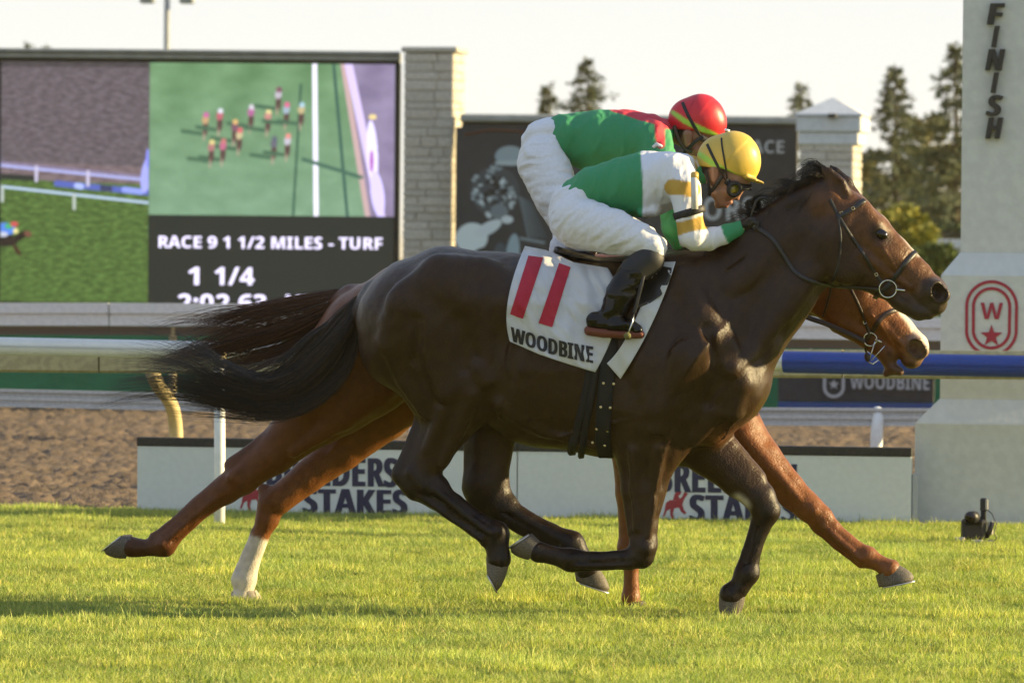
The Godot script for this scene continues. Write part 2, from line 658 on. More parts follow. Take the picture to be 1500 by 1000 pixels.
func ground() -> void:
	edge_a = at_height(200, 750, 0.0)
	edge_b = at_height(1335, 769, 0.0)
	var along := (edge_b - edge_a).normalized()
	var back := Vector3(along.z, 0, -along.x)
	if back.z > 0: back = -back
	var far := mat(Color(.10, .13, .035), .95)
	var pl := PlaneMesh.new()
	pl.size = Vector2(5000, 5000)
	setting("ground", pl, rough_mat(Color(.09, .12, .035), .3, .05, .95, .02), Transform3D(Basis.IDENTITY, Vector3(0, -.06, 0)))
	# turf under the blades
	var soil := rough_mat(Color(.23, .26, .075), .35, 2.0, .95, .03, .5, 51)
	var e0 := edge_a - along * 14.0
	var e1 := edge_b + along * 14.0
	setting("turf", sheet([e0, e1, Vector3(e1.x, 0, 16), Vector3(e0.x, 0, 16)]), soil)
	# sand of the dirt course, harrowed and trodden: a fine relief of its own
	var n := FastNoiseLite.new()
	n.seed = 77
	n.frequency = 4.5
	n.fractal_octaves = 4
	var pit := FastNoiseLite.new()
	pit.seed = 78
	pit.frequency = 10.0
	pit.fractal_octaves = 2
	var V := PackedVector3Array()
	var C := PackedColorArray()
	var I := PackedInt32Array()
	var nx := 280
	var nz := 420
	var tone := FastNoiseLite.new()
	tone.seed = 79
	tone.frequency = 1.1
	tone.fractal_octaves = 4
	for j in nz + 1:
		var dz := 27.0 * pow(float(j) / nz, 1.3)
		for i in nx + 1:
			var gx := lerpf(-6.2, 5.6, float(i) / nx) * (1.0 + dz * .012)
			var p := Vector3(gx, 0, edge_a.z + (gx - edge_a.x) * along.z / along.x + .35 - dz)
			var h := n.get_noise_2d(p.x, p.z) * .014
			var q := pit.get_noise_2d(p.x * .8, p.z * .55)
			if q > 0.2: h -= minf((q - 0.2) * .28, .04)
			elif q < -0.3: h += minf((-q - 0.3) * .15, .03)
			V.append(Vector3(p.x, h - .012, p.z))
			var k := 1.0 + .28 * tone.get_noise_2d(p.x, p.z * .7) + .16 * n.get_noise_2d(p.x * 5.0, p.z * 5.0)
			if q > 0.26: k *= .66            # damp sand turned up
			C.append(Color(.150 * k, .104 * k, .066 * k))
			if i < nx and j < nz:
				var a := j * (nx + 1) + i
				I.append_array(PackedInt32Array([a, a + nx + 1, a + nx + 2, a, a + nx + 2, a + 1]))
	var arr := []
	arr.resize(Mesh.ARRAY_MAX)
	arr[Mesh.ARRAY_VERTEX] = V
	arr[Mesh.ARRAY_COLOR] = C
	arr[Mesh.ARRAY_INDEX] = I
	var me := ArrayMesh.new()
	me.add_surface_from_arrays(Mesh.PRIMITIVE_TRIANGLES, arr)
	var st := SurfaceTool.new()
	st.create_from(me, 0)
	st.generate_normals()
	var dm := mat(Color.WHITE, .95)
	dm.albedo_color = Color.WHITE
	dm.vertex_color_use_as_albedo = true
	dm.normal_enabled = true
	dm.normal_texture = bump_tex(.1, 8.0, 4, 256, 61)
	dm.normal_scale = .6
	dm.uv1_triplanar = true
	dm.uv1_world_triplanar = true
	dm.uv1_scale = Vector3.ONE * 2.5
	setting("dirt_track", st.commit(), dm)
	# the rest of the sand to either side
	var side := rough_mat(Color(.150, .104, .066), .3, 1.5, .95, .05, .5, 62)
	var w0 := edge_a - along * 60.0 - back * .3
	var w1 := edge_b + along * 60.0 - back * .3
	setting("dirt_track_bed", sheet([w0 - Vector3(0, .05, 0), w1 - Vector3(0, .05, 0), w1 + back * 26.0 - Vector3(0, .05, 0), w0 + back * 26.0 - Vector3(0, .05, 0)]), side)

func grass() -> void:
	var r := RandomNumberGenerator.new()
	r.seed = 4711
	var m := mat(Color.WHITE, .55)
	m.albedo_color = Color.WHITE
	m.vertex_color_use_as_albedo = true
	m.metallic_specular = .35
	m.backlight_enabled = true
	m.backlight = Color(.8, .85, .35)
	m.cull_mode = BaseMaterial3D.CULL_DISABLED
	var along := (edge_b - edge_a).normalized()
	var patches := []
	for v in 5:
		var V := PackedVector3Array()
		var N := PackedVector3Array()
		var C := PackedColorArray()
		var I := PackedInt32Array()
		for k in 520:
			var p := Vector3(r.randf_range(-.16, .16), 0, r.randf_range(-.16, .16))
			var hgt := r.randf_range(.018, .042)
			if r.randf() < .08: hgt *= 1.5
			var w := r.randf_range(.0015, .0028)
			var dir := Vector3.RIGHT.rotated(Vector3.UP, r.randf() * TAU)
			var lean := Vector3.RIGHT.rotated(Vector3.UP, r.randf() * TAU) * hgt * r.randf_range(.2, 1.1)
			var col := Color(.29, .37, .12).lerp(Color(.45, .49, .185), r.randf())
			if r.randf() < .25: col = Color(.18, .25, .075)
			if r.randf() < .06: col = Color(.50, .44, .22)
			var b := V.size()
			var nn := dir.cross(Vector3.UP + lean * 2.0).normalized()
			for q in 4:
				var t := q / 3.0
				var c := p + Vector3(0, hgt * t, 0) + lean * t * t - Vector3(0, lean.length() * .35 * t * t, 0)
				var ww := w * (1.0 - t * t * .95)
				V.append(c - dir * ww)
				V.append(c + dir * ww)
				N.append(nn); N.append(nn)
				C.append(col); C.append(col)
				if q > 0:
					var a := b + q * 2 - 2
					I.append_array(PackedInt32Array([a, a + 2, a + 3, a, a + 3, a + 1]))
		var arr := []
		arr.resize(Mesh.ARRAY_MAX)
		arr[Mesh.ARRAY_VERTEX] = V
		arr[Mesh.ARRAY_NORMAL] = N
		arr[Mesh.ARRAY_COLOR] = C
		arr[Mesh.ARRAY_INDEX] = I
		var me := ArrayMesh.new()
		me.add_surface_from_arrays(Mesh.PRIMITIVE_TRIANGLES, arr)
		me.surface_set_material(0, m)
		patches.append(me)
	var n := FastNoiseLite.new()
	n.seed = 91
	n.frequency = 1.5
	n.fractal_octaves = 3
	var n2 := FastNoiseLite.new()
	n2.seed = 92
	n2.frequency = 3.6
	n2.fractal_octaves = 2
	var spots := [[], [], [], [], []]
	var z := 7.5
	while z > -11.0:
		var half := (DIST - z) * .0923 + 1.2
		var x := -half
		while x < half:
			var p := Vector3(x + r.randf_range(-.06, .06), 0, z + r.randf_range(-.06, .06))
			x += .155
			var rel := p - edge_a
			if rel.x * along.z - rel.z * along.x > -.02: continue
			spots[r.randi() % 5].append(p)
		z -= .155
	var root := thing("grass", Vector3.ZERO, "", "")
	root.set_meta("kind", "stuff")
	root.set_meta("label", "short thick turf grass in the evening sun under the galloping horses")
	root.set_meta("category", "grass")
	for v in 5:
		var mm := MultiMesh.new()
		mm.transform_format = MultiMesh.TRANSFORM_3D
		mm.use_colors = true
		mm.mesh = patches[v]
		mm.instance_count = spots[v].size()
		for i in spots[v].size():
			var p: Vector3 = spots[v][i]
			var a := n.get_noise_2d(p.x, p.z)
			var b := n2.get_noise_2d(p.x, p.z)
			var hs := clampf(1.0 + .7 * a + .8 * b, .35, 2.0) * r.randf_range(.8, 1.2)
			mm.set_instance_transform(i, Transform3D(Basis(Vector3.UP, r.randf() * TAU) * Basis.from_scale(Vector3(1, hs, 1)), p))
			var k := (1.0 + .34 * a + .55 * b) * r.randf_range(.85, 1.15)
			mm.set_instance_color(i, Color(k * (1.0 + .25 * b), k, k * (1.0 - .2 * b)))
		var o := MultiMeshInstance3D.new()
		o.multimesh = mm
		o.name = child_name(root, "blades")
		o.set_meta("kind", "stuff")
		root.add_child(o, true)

# ------------------------------------------------------------------ boards, rails and post beside the course
func boards() -> void:
	var paint := rough_mat(Color(.70, .72, .67), .025, 1.2, .6, .06, .02, 101)
	var cap := rough_mat(Color(.028, .026, .022), .3, 3.0, .6, .05, .2, 102)
	var navy := mat(Color(.022, .024, .065), .6)
	var red := mat(Color(.36, .035, .045), .6)
	var steel := mat(Color(.4, .43, .5), .4, .6)
	var spec := [[200, 752, 640, 756.2, 761.5, 647.6, "long white advertising board reading BREEDERS' STAKES behind the horses' hind legs", 390, 593, 668, 711, 443, 597, 715, 752, 352],
		[757.8, 761.5, 647.6, 1335, 771, 655, "long white advertising board reading BREEDERS' STAKES beside the finish post base", 962, 1168, 677, 721, 1010, 1168, 724, 764, 972]]
	for q in spec:
		var a := at_height(q[0], q[1], 0)
		var b := at_height(q[3], q[4], 0)
		var t := front(a, b)
		var len := Vector2(b.x - a.x, b.z - a.z).length()
		var top := at(q[0], q[2], a.z).y
		var o := thing("advertising_board", a, q[6], "board", "advertising boards along the turf")
		var f := func(px: float, py: float, out: float) -> Vector3:      # a drawing point on the board's face
			var u: float = (px - q[0]) / (q[3] - q[0])
			var p := a.lerp(b, u)
			return at(px, py, p.z) + t.basis.z * out
		part(o, "panel", box_mesh(Vector3(0, 0, -.06), Vector3(len, top - .055, 0), .004), paint, t)
		part(o, "top_cap", box_mesh(Vector3(-.004, top - .055, -.066), Vector3(len + .004, top, .008), .006), cap, t)
		var base0: Vector3 = f.call(q[7], q[10], .0015)
		lettering(o, "lettering", "BREEDERS'", base0, f.call(q[8], q[10] + (q[8] - q[7]) * .014, .0015) - base0, f.call(q[7], q[9], .0015) - base0, .004, navy, 0.0, true, "heavy")
		base0 = f.call(q[11], q[14], .0015)
		lettering(o, "lettering", "STAKES", base0, f.call(q[12], q[14] + (q[12] - q[11]) * .014, .0015) - base0, f.call(q[11], q[13], .0015) - base0, .004, navy, 0.0, true, "heavy")
		# a running horse and rider as the red emblem
		var x0: float = q[15]
		var y0: float = q[14] + 2
		var blobs := [[[4, -30], [10, -34], [20, -33], [27, -38], [31, -46], [36, -43], [33, -39], [30, -34], [28, -27], [30, -20], [34, -15], [31, -13], [26, -17], [23, -23], [16, -22], [14, -14], [16, -5], [13, -4], [10, -13], [10, -21], [5, -18], [2, -10], [-1, -9], [2, -19], [3, -26]],
			[[14, -34], [17, -44], [23, -48], [27, -46], [25, -42], [22, -40], [24, -36], [20, -33]]]
		for bl in blobs:
			var poly := PackedVector2Array()
			for v in bl: poly.append(Vector2(x0 + v[0], y0 + v[1]))
			var tri := Geometry2D.triangulate_polygon(poly)
			var V := PackedVector3Array()
			for v in poly: V.append(f.call(v.x, v.y, .004))
			if tri.size() > 0: part(o, "emblem", tri_mesh(V, tri), red)
		if q[0] > 500: part(o, "end_post", box_mesh(Vector3(len + .004, 0, -.05), Vector3(len + .04, top - .16, -.01), .004), steel, t)

# a bent support: from the rail it curves over and goes down
func gooseneck(parent: Node3D, pts: Array, zs: Array, r: float, m: Material) -> void:
	var g := []
	for i in pts.size(): g.append(at(pts[i][0], pts[i][1], zs[i]))
	var path := []
	for i in g.size() - 1:
		for k in 8: path.append(spline(g, i, k / 8.0))
	path.append(g[-1])
	part(parent, "post", tube(path, r, 14), m)

func rails() -> void:
	var white := rough_mat(Color(.72, .72, .70), .05, 2.0, .4, .03, .05, 111)
	var tan := rough_mat(Color(.42, .36, .2), .15, 2.0, .7, .03, .1, 112)
	var cream := rough_mat(Color(.55, .44, .22), .12, 2.0, .5, .03, .1, 113)
	var alu := rough_mat(Color(.50, .51, .52), .08, 3.0, .4, .03, .05, 114)
	var blue := rough_mat(Color(.012, .05, .30), .12, 3.0, .5, .03, .15, 115)
	# turf rail: a white tube on thin posts
	var a := at(-160, 503.5, -8.7)
	var b := at(1149, 530, -7.5)
	var c := at(1700, 540.5, -6.9)
	var o := thing("turf_rail", at_height(320, 772, 0), "white tubular turf rail with a blue padded stretch by the finish post", "rail")
	part(o, "rail_tube", sweep(a, b, round_profile(.054), true), white)
	part(o, "rail_tube", sweep(b, c, round_profile(.05), true), white)
	part(o, "padding", sweep(b, c, round_profile(.066, .064), true), blue)
	var foot := at_height(321, 773, 0)
	var pt := at(321, 520, foot.z)
	part(o, "post", tube([foot - Vector3(0, .05, 0), foot + Vector3(0, .3, 0), pt], .033, 14), white)
	part(o, "bracket", tube([pt - Vector3(.0, .06, .0), pt + Vector3(0, .02, .02)], .042, 12), cream)
	# flat sand-coloured rail just behind it
	var t0 := at(-160, 524, -10.2)
	var t1 := at(1700, 536.5, -8.5)
	var tr := thing("course_rail", at_height(250, 760, 0), "broad sand coloured rail on bent posts behind the white turf rail", "rail")
	var prof := [Vector2(.03, -.085), Vector2(.045, -.07), Vector2(.045, .07), Vector2(.03, .088), Vector2(-.03, .088), Vector2(-.03, -.085)]
	var dir := t1 - t0
	var cuts := [0.0, .172, .40, .76, 1.0]
	for i in 4: part(tr, "rail_length", sweep(t0 + dir * (cuts[i] + .0008), t0 + dir * (cuts[i + 1] - .0008), prof), tan)
	gooseneck(tr, [[222, 545], [232, 566], [250, 592], [257, 630], [258, 700], [258, 758]], [-10.2, -10.35, -10.5, -10.6, -10.6, -10.6], .046, cream)
	# ribbed aluminium rail of the dirt course
	var z0 := -14.0
	var al := thing("aluminium_rail", at_height(1285, 740, 0), "ribbed aluminium rail on white bent posts along the dirt course", "rail")
	var ribs := []
	for q in [[0, -.062], [.022, -.062], [.022, -.042], [.004, -.036], [.004, -.020], [.022, -.014], [.022, .014], [.004, .020], [.004, .036], [.03, .044], [.03, .064], [0, .064]]: ribs.append(Vector2(q[0], q[1]))
	var line := [at(-160, 579, z0 - .4), at(420, 592, z0 - .1), at(1110, 610, z0 + .1), at(1700, 613, z0 + .5)]
	for i in 3: part(al, "rail_length", sweep(line[i] + (line[i + 1] - line[i]).normalized() * .003, line[i + 1], ribs), alu)
	for q in [[1288, 606], [612, 594]]:
		gooseneck(al, [[q[0] - 2, q[1] - 2], [q[0] - 1, q[1] + 5], [q[0] - 3, q[1] + 26], [q[0] - 4, q[1] + 70], [q[0] - 4, q[1] + 140]], [z0 + .12, z0 + .22, z0 + .27, z0 + .28, z0 + .28], .044, white)
		var pl := at(q[0], q[1] + 4, z0 + .14)
		part(al, "plate", box_mesh(pl + Vector3(-.14, -.042, -.01), pl + Vector3(.14, .042, .012), .004), alu)
		for dx in [-.09, .09]: part(al, "bolt", tube([pl + Vector3(dx, 0, .01), pl + Vector3(dx, 0, .02)], .012, 8), mat(Color(.08, .08, .08), .5, .5))
	# outer rail across the dirt
	var zo := -24.0
	var far := thing("outer_rail", at_height(253, 640, 0), "pale outer rail across the dirt course in front of the green fence", "rail")
	var p2 := [Vector2(0, -.10), Vector2(.05, -.10), Vector2(.05, .0), Vector2(.075, .01), Vector2(.075, .10), Vector2(0, .10)]
	var fl := [at(-200, 460, zo - .3), at(160, 460, zo), at(560, 463, zo), at(1150, 479, zo + .4), at(1700, 486, zo + 1.0)]
	for i in 4: part(far, "rail_length", sweep(fl[i] + (fl[i + 1] - fl[i]).normalized() * .006, fl[i + 1], p2), white)
	for i in 4:  # dark strip added in place of the dark gap below the rail
		part(far, "gap_strip", sweep(fl[i] - Vector3(0, .15, .05), fl[i + 1] - Vector3(0, .15, .05), [Vector2(-.03, -.035), Vector2(.03, -.035), Vector2(.03, .045), Vector2(-.03, .045)]), mat(Color(.12, .1, .08), .8))
	for q in [[253, 480], [-120, 478]]:
		var tp := at(q[0], q[1], zo - .05)
		part(far, "post", tube([Vector3(tp.x, -.1, tp.z), Vector3(tp.x, .4, tp.z), tp], .035, 10), cream)
	# green fence
	var gr := rough_mat(Color(.014, .17, .072), .1, .4, .6, .02, .1, 116)
	var zf := -33.0
	var fa := at(-300, 480, zf - .4)
	var fb := at(1800, 480, zf + 1.2)
	var fe := thing("green_fence", Vector3(fa.x, 0, fa.z), "long green panelled fence beyond the dirt course", "fence")
	var t := front(fa, fb)
	var n := 7
	var ll := (fb - fa).length()
	for i in n:
		part(fe, "panel", box_mesh(Vector3(ll * i / n + .01, .05, -.05), Vector3(ll * (i + 1) / n - .01, 1.05, 0), .01), gr, t)

func small_sign() -> void:
	var z := -31.0
	var a := at(1140, 588, z)
	var b := at(1369, 592, z)
	var tp := at(1140, 520, z)
	var o := thing("banner", Vector3(a.x, 0, a.z), "dark banner with grey emblem and the word WOODBINE behind the blue padded rail", "banner")
	var t := front(a, b)
	var len := (b - a).length()
	var dark := rough_mat(Color(.022, .026, .034), .15, 1.0, .6, .03, .05, 121)
	part(o, "panel", box_mesh(Vector3(0, a.y, -.05), Vector3(len, tp.y, 0), .006), dark, t)
	part(o, "blue_strip", box_mesh(Vector3(0, a.y - .08, -.045), Vector3(len, a.y - .004, .004), .006), mat(Color(.02, .06, .22), .6), t)
	for u in [.1, .9]: part(o, "leg", box_mesh(Vector3(len * u - .03, 0, -.09), Vector3(len * u + .03, a.y + .2, -.052), .004), dark, t)
	var grey := mat(Color(.38, .40, .43), .6)
	var p0 := at(1246, 569, z + .02)
	lettering(o, "lettering", "WOODBINE", p0, at(1362, 571, z + .1) - p0, at(1246, 548, z + .02) - p0, .006, grey)
	emblem(o, at(1222, 558, z + .06), .11, .17, .03, grey)
	part(o, "emblem", star_mesh(at(1222, 563, z + .07), .055), grey)

func star_mesh(c: Vector3, r: float) -> ArrayMesh:
	var V := PackedVector3Array([c])
	var I := PackedInt32Array()
	for i in 10:
		var a := PI / 2 + TAU * i / 10.0
		V.append(c + Vector3(cos(a), sin(a), 0) * (r if i % 2 == 0 else r * .4))
		I.append_array(PackedInt32Array([0, 1 + (i + 1) % 10, 1 + i]))
	return tri_mesh(V, I)

# an arch-shaped outline: an upright with round ends
func emblem(parent: Node3D, c: Vector3, hw: float, hh: float, thick: float, m: Material, where := Transform3D.IDENTITY) -> void:
	var V := PackedVector3Array()
	var I := PackedInt32Array()
	var n := 48
	for i in n:
		var a := TAU * i / n
		var y0 := hh - hw
		var p := Vector3(cos(a) * hw, sin(a) * hw + (y0 if sin(a) >= 0 else -y0), 0)
		var q := Vector3(cos(a) * (hw - thick), sin(a) * (hw - thick) + (y0 if sin(a) >= 0 else -y0), 0)
		V.append(c + p)
		V.append(c + q)
		var k := (i + 1) % n
		I.append_array(PackedInt32Array([i * 2, i * 2 + 1, k * 2 + 1, i * 2, k * 2 + 1, k * 2]))
	part(parent, "emblem", tri_mesh(V, I), m, where)

# a square block that narrows upward over its last stretch
func frustum(c: Vector3, h0: float, w0: float, h1: float, w1: float, h2: float, d_scale := 1.0) -> ArrayMesh:
	var st := SurfaceTool.new()
	st.begin(Mesh.PRIMITIVE_TRIANGLES)
	var rings := []
	for q in [[h0, w0], [h1 - .012, w0], [h1, w0 - .008], [h2, w1]]:
		var r := []
		for s in [[-1, 1], [1, 1], [1, -1], [-1, -1]]: r.append(c + Vector3(s[0] * q[1], q[0], s[1] * q[1] * d_scale))
		rings.append(r)
	for k in 3:
		for i in 4:
			var j := (i + 1) % 4
			face(st, [rings[k][i], rings[k][j], rings[k + 1][j], rings[k + 1][i]], (rings[k][i] + rings[k][j]) * .5 - c - Vector3(0, (rings[k][i].y - c.y), 0))
	face(st, rings[3], Vector3.UP)
	st.generate_normals()
	return st.commit()

func finish_post() -> void:
	var stucco := rough_mat(Color(.60, .605, .565), .045, .8, .75, .05, .05, 131)
	var base := at_height(1458, 771, 0.0)
	var zf := base.z
	var s := unit(zf)
	var w0 := 118.0 * s
	var yaw := deg_to_rad(10.0)
	var mid := Vector3(at(1458, 700, zf).x, 0, zf)
	var c := Vector3(0, 0, -w0)
	var turned := Transform3D(Basis(Vector3.UP, -yaw), mid)
	var o := thing("finish_post", turned * c, "tall white stepped finish post with dark FINISH letters and red emblem", "finish post")
	var y1 := at(1458, 619, zf).y
	var w1 := 86.0 * s
	var y2 := at(1458, 591, zf).y
	var y3 := at(1458, 401, zf).y
	var w2 := 60.0 * s
	var y4 := at(1458, 374, zf).y
	part(o, "base", frustum(c, -.05, w0, y1, w1, y2 + .02), stucco, turned)
	part(o, "plinth", frustum(c, y2 - .03, w1 - .004, y3, w2, y4 + .015), stucco, turned)
	part(o, "shaft", frustum(c, y4 - .03, w2 - .004, 5.3, w2 * .985, 5.4), stucco, turned)
	var red := mat(Color(.36, .022, .045), .6)
	# drawing points on the turned front faces
	heading = tan(yaw)
	var face_z := func(out: float) -> float:
		var p := turned * (c + Vector3(0, 0, out))
		return p.z - heading * p.x
	var zp: float = face_z.call(w1 + .003)
	var k := unit(zf)
	var rt := turned.basis.x
	var outw := turned.basis.z
	var ec := at(1453, 466, zp)
	emblem(o, Vector3.ZERO, 39 * k, 56 * k, 4.5 * k, red, Transform3D(turned.basis, ec))
	emblem(o, Vector3.ZERO, 29 * k, 46 * k, 4.5 * k, red, Transform3D(turned.basis, ec))
	var p0 := at(1437, 467, zp)
	lettering(o, "emblem_letter", "W", p0, rt * 33 * k, Vector3(0, 24 * k, 0), .002, red)
	part(o, "emblem_star", star_mesh(Vector3.ZERO, 17 * k), red, Transform3D(turned.basis, at(1453, 492, zp) + outw * .001))
	# raised metal letters
	var dark := rough_mat(Color(.03, .026, .022), .3, 8.0, .5, .05, .2, 132)
	var zs: float = face_z.call(w2 * .965)
	var ys := [[5, 36], [38, 69], [72, 103], [106, 136], [139, 170], [172, 203]]
	for i in 6:
		var ch := "FINISH"[i]
		var x := 1460.0 - i * .5
		var wd := 21.0 if ch != "I" else 7.0
		if ch == "N": wd = 24.0
		var q := at(x - wd * .5 - 2.5, ys[i][1], zs)
		if ch == "I":      # a plain bar, leaning like the other letters
			var lean := rt * 5.0 * k
			var up := Vector3(0, (ys[i][1] - ys[i][0]) * k, 0)
			var st := SurfaceTool.new()
			st.begin(Mesh.PRIMITIVE_TRIANGLES)
			var c8 := []
			for zz in [0.0, .05]:
				for cc in [[0, 0], [1, 0], [1, 1], [0, 1]]: c8.append(q + rt * wd * k * float(cc[0]) + (up + lean) * float(cc[1]) + outw * zz)
			face(st, [c8[4], c8[5], c8[6], c8[7]], outw)
			face(st, [c8[0], c8[1], c8[5], c8[4]], Vector3.DOWN)
			face(st, [c8[3], c8[2], c8[6], c8[7]], Vector3.UP)
			face(st, [c8[0], c8[3], c8[7], c8[4]], -rt)
			face(st, [c8[1], c8[2], c8[6], c8[5]], rt)
			st.generate_normals()
			part(o, "letter", st.commit(), dark)
			continue
		lettering(o, "letter", ch, q, rt * wd * k, Vector3(0, (ys[i][1] - ys[i][0]) * k, 0), .05, dark, .17, true, "heavy")
	heading = 0.0

func ground_camera() -> void:
	var p := at_height(1434, 800, 0.0)
	var u := unit(p.z)
	var o := thing("camera", p, "small black remote camera on a ground plate in the grass before the finish post", "camera")
	var black := rough_mat(Color(.018, .018, .02), .3, 20.0, .45, .05, .2, 141)
	var pale := mat(Color(.5, .45, .38), .4)
	var turn := Transform3D(Basis(Vector3.UP, -.35), p)
	var v := func(x: float, y: float, z: float) -> Vector3: return Vector3((x - 1434) * u, (800 - y) * u, z)
	part(o, "camera_body", box_mesh(v.call(1409, 790, -.05), v.call(1445, 760, .04), .012), black, turn)
	part(o, "prism_hump", frustum(v.call(1428, 800, -.01), .12, .05, .15, .03, .17), black, turn)
	var lc: Vector3 = v.call(1429, 757, .03)
	var lens := tube([lc, lc + Vector3(0, 0, .03), lc + Vector3(0, 0, .031), lc + Vector3(0, 0, .08)], .036, 18)
	part(o, "lens", lens, black, turn)
	part(o, "lens_glass", tube([lc + Vector3(0, 0, .081), lc + Vector3(0, 0, .084)], .03, 18), mat(Color(.012, .008, .012), .05), turn)
	part(o, "hot_shoe", box_mesh(v.call(1437, 763, -.012), v.call(1445, 744, .006), .003), black, turn)
	part(o, "radio_trigger", box_mesh(v.call(1436, 749, -.02), v.call(1446, 729, .01), .012), black, turn)
	part(o, "radio_trigger_face", box_mesh(v.call(1441, 746, .0), v.call(1448, 731, .008), .006), pale, turn)
	part(o, "bracket", box_mesh(v.call(1447, 783, -.02), v.call(1455, 763, .0), .006), pale, turn)
	part(o, "clamp", tube([v.call(1446, 786, 0), v.call(1452, 776, .01), v.call(1455, 764, .0)], .014, 8), black, turn)
	part(o, "ground_plate", box_mesh(v.call(1406, 798, -.1), v.call(1452, 791, .09), .005), black, turn)
	part(o, "plate_clip", box_mesh(v.call(1431, 796, .09), v.call(1447, 789, .105), .004), pale, turn)
	part(o, "plate_clip", box_mesh(v.call(1405, 792, .09), v.call(1420, 786, .105), .004), pale, turn)
	part(o, "cable", tube([v.call(1446, 745, 0), v.call(1454, 752, .0), v.call(1461, 766, .0), v.call(1458, 780, .01), v.call(1463, 787, .02), v.call(1457, 794, .02)], .003, 6), black, turn)

# ------------------------------------------------------------------ buildings behind
func stone_pillar(x0: float, x1: float, ytop: float, z: float, label: String, cap: bool, sd: int) -> void:
	var r := RandomNumberGenerator.new()
	r.seed = sd
	var a := at(x0, 460, z)
	var b := at(x1, 460, z + .02)
	var w := b.x - a.x
	var top := at(x0, ytop, z).y
	var o := thing("stone_pillar", Vector3(a.x + w * .5, 0, z - w * .5), label, "pillar", "stone pillars of the video board wall")
	var mortar := rough_mat(Color(.45, .42, .36), .1, 2.0, .9, .05, .2, 151)
	var turned := Transform3D(Basis.IDENTITY, Vector3(b.x, 0, z)) * Transform3D(Basis(Vector3.UP, deg_to_rad(-11.0)), Vector3.ZERO) * Transform3D(Basis.IDENTITY, Vector3(-b.x, 0, -z))
	part(o, "core", box_mesh(Vector3(a.x + .02, 0, z - w + .02), Vector3(b.x - .02, top - .02, z - .025), 0.0), mortar, turned)
	var mats := []
	for k in 4: mats.append(rough_mat([Color(.52, .485, .42), Color(.48, .45, .39), Color(.55, .51, .445), Color(.51, .465, .40)][k], .16, 2.0, .85, .04, .5, 152 + k))
	var y := 0.75
	while y < top - .05:
		var h := r.randf_range(.085, .15)
		if y + h > top - .03: h = top - .01 - y
		for sidewall in 2:
			var x := 0.0
			while x < w - .01:
				var l := r.randf_range(.16, .48)
				if x + l > w - .12: l = w - x
				var proud := r.randf_range(.0, .014)
				var lo: Vector3
				var hi: Vector3
				if sidewall == 0:
					lo = Vector3(a.x + x + .0025, y + .0025, z - .05)
					hi = Vector3(a.x + x + l - .0025, y + h - .0025, z + proud)
				else:
					lo = Vector3(b.x - .05, y + .004, z - .052 - x - l + .004)
					hi = Vector3(b.x + proud, y + h - .004, z - .052 - x - .004)
				part(o, "stone", box_mesh(lo, hi, .012), mats[r.randi() % 4], turned)
				x += l
		y += h
	if cap:
		var cm := rough_mat(Color(.60, .62, .64), .06, 1.0, .6, .03, .1, 158)
		var cc := Vector3(a.x + w * .5, 0, z - w * .5)
		part(o, "cap_band", box_mesh(Vector3(a.x - .02, top - .28, z - w - .02), Vector3(b.x + .06, top - .13, z + .03), .01), cm, turned)
		part(o, "cap_slab", box_mesh(Vector3(a.x - .04, top - .125, z - w - .06), Vector3(b.x + .1, top + .08, z + .06), .015), cm, turned)
		var ap := at((x0 + x1) * .5, 143, z - w * .5).y
		part(o, "cap_roof", frustum(cc + Vector3(.03, 0, 0), top + .08, w * .5 + .09, top + .1, .02, ap), cm, turned)
		part(o, "floodlight", box_mesh(at(1213, 173, z + .04), at(1226, 166, z + .12), .01), mat(Color(.05, .05, .05), .5))
	else:
		part(o, "cap_slab", box_mesh(Vector3(a.x - .03, top, z - w - .05), Vector3(b.x + .05, top + .07, z + .04), .015), mats[1], turned)

func print_mat(img: Image, glow := 0.0, rough := .5) -> StandardMaterial3D:
	var m := mat(Color.WHITE, rough)
	m.albedo_color = Color.WHITE
	var t := ImageTexture.create_from_image(img)
	if glow > 0.0:
		m.albedo_color = Color(.02, .02, .02)
		m.emission_enabled = true
		m.emission = Color.BLACK
		m.emission_texture = t
		m.emission_energy_multiplier = glow
	else: m.albedo_texture = t
	return m

# an upright panel with its picture, from lower left to upper right
func picture(parent: Node3D, called: String, a: Vector3, b: Vector3, h: float, m: Material) -> MeshInstance3D:
	var st := SurfaceTool.new()
	st.begin(Mesh.PRIMITIVE_TRIANGLES)
	var up := Vector3(0, h, 0)
	for q in [[a, 0, 1], [a + up, 0, 0], [b + up, 1, 0], [a, 0, 1], [b + up, 1, 0], [b, 1, 1]]:
		st.set_uv(Vector2(q[1], q[2]))
		st.add_vertex(q[0])
	st.generate_normals()
	return part(parent, called, st.commit(), m)

func dab(img: Image, cx: float, cy: float, rx: float, ry: float, c: Color, turn := 0.0, soft := 1.6) -> void:
	var w := img.get_width()
	var h := img.get_height()
	var R := maxf(rx, ry) * 1.5
	for y in range(maxi(0, int(cy - R)), mini(h, int(cy + R) + 1)):
		for x in range(maxi(0, int(cx - R)), mini(w, int(cx + R) + 1)):
			var d := Vector2(x - cx, y - cy).rotated(-turn)
			var q := Vector2(d.x / rx, d.y / ry).length()
			var k := clampf((1.0 - q) * maxf(rx, ry) / soft + .5, 0.0, 1.0)
			if k > 0.0: img.set_pixel(x, y, img.get_pixel(x, y).lerp(c, k * c.a))

func stroke(img: Image, x0: float, y0: float, x1: float, y1: float, r: float, c: Color) -> void:
	var n := int(Vector2(x1 - x0, y1 - y0).length() / maxf(r * .6, .7)) + 1
	for i in n + 1: dab(img, lerpf(x0, x1, float(i) / n), lerpf(y0, y1, float(i) / n), r, r, c, 0.0, 1.0)

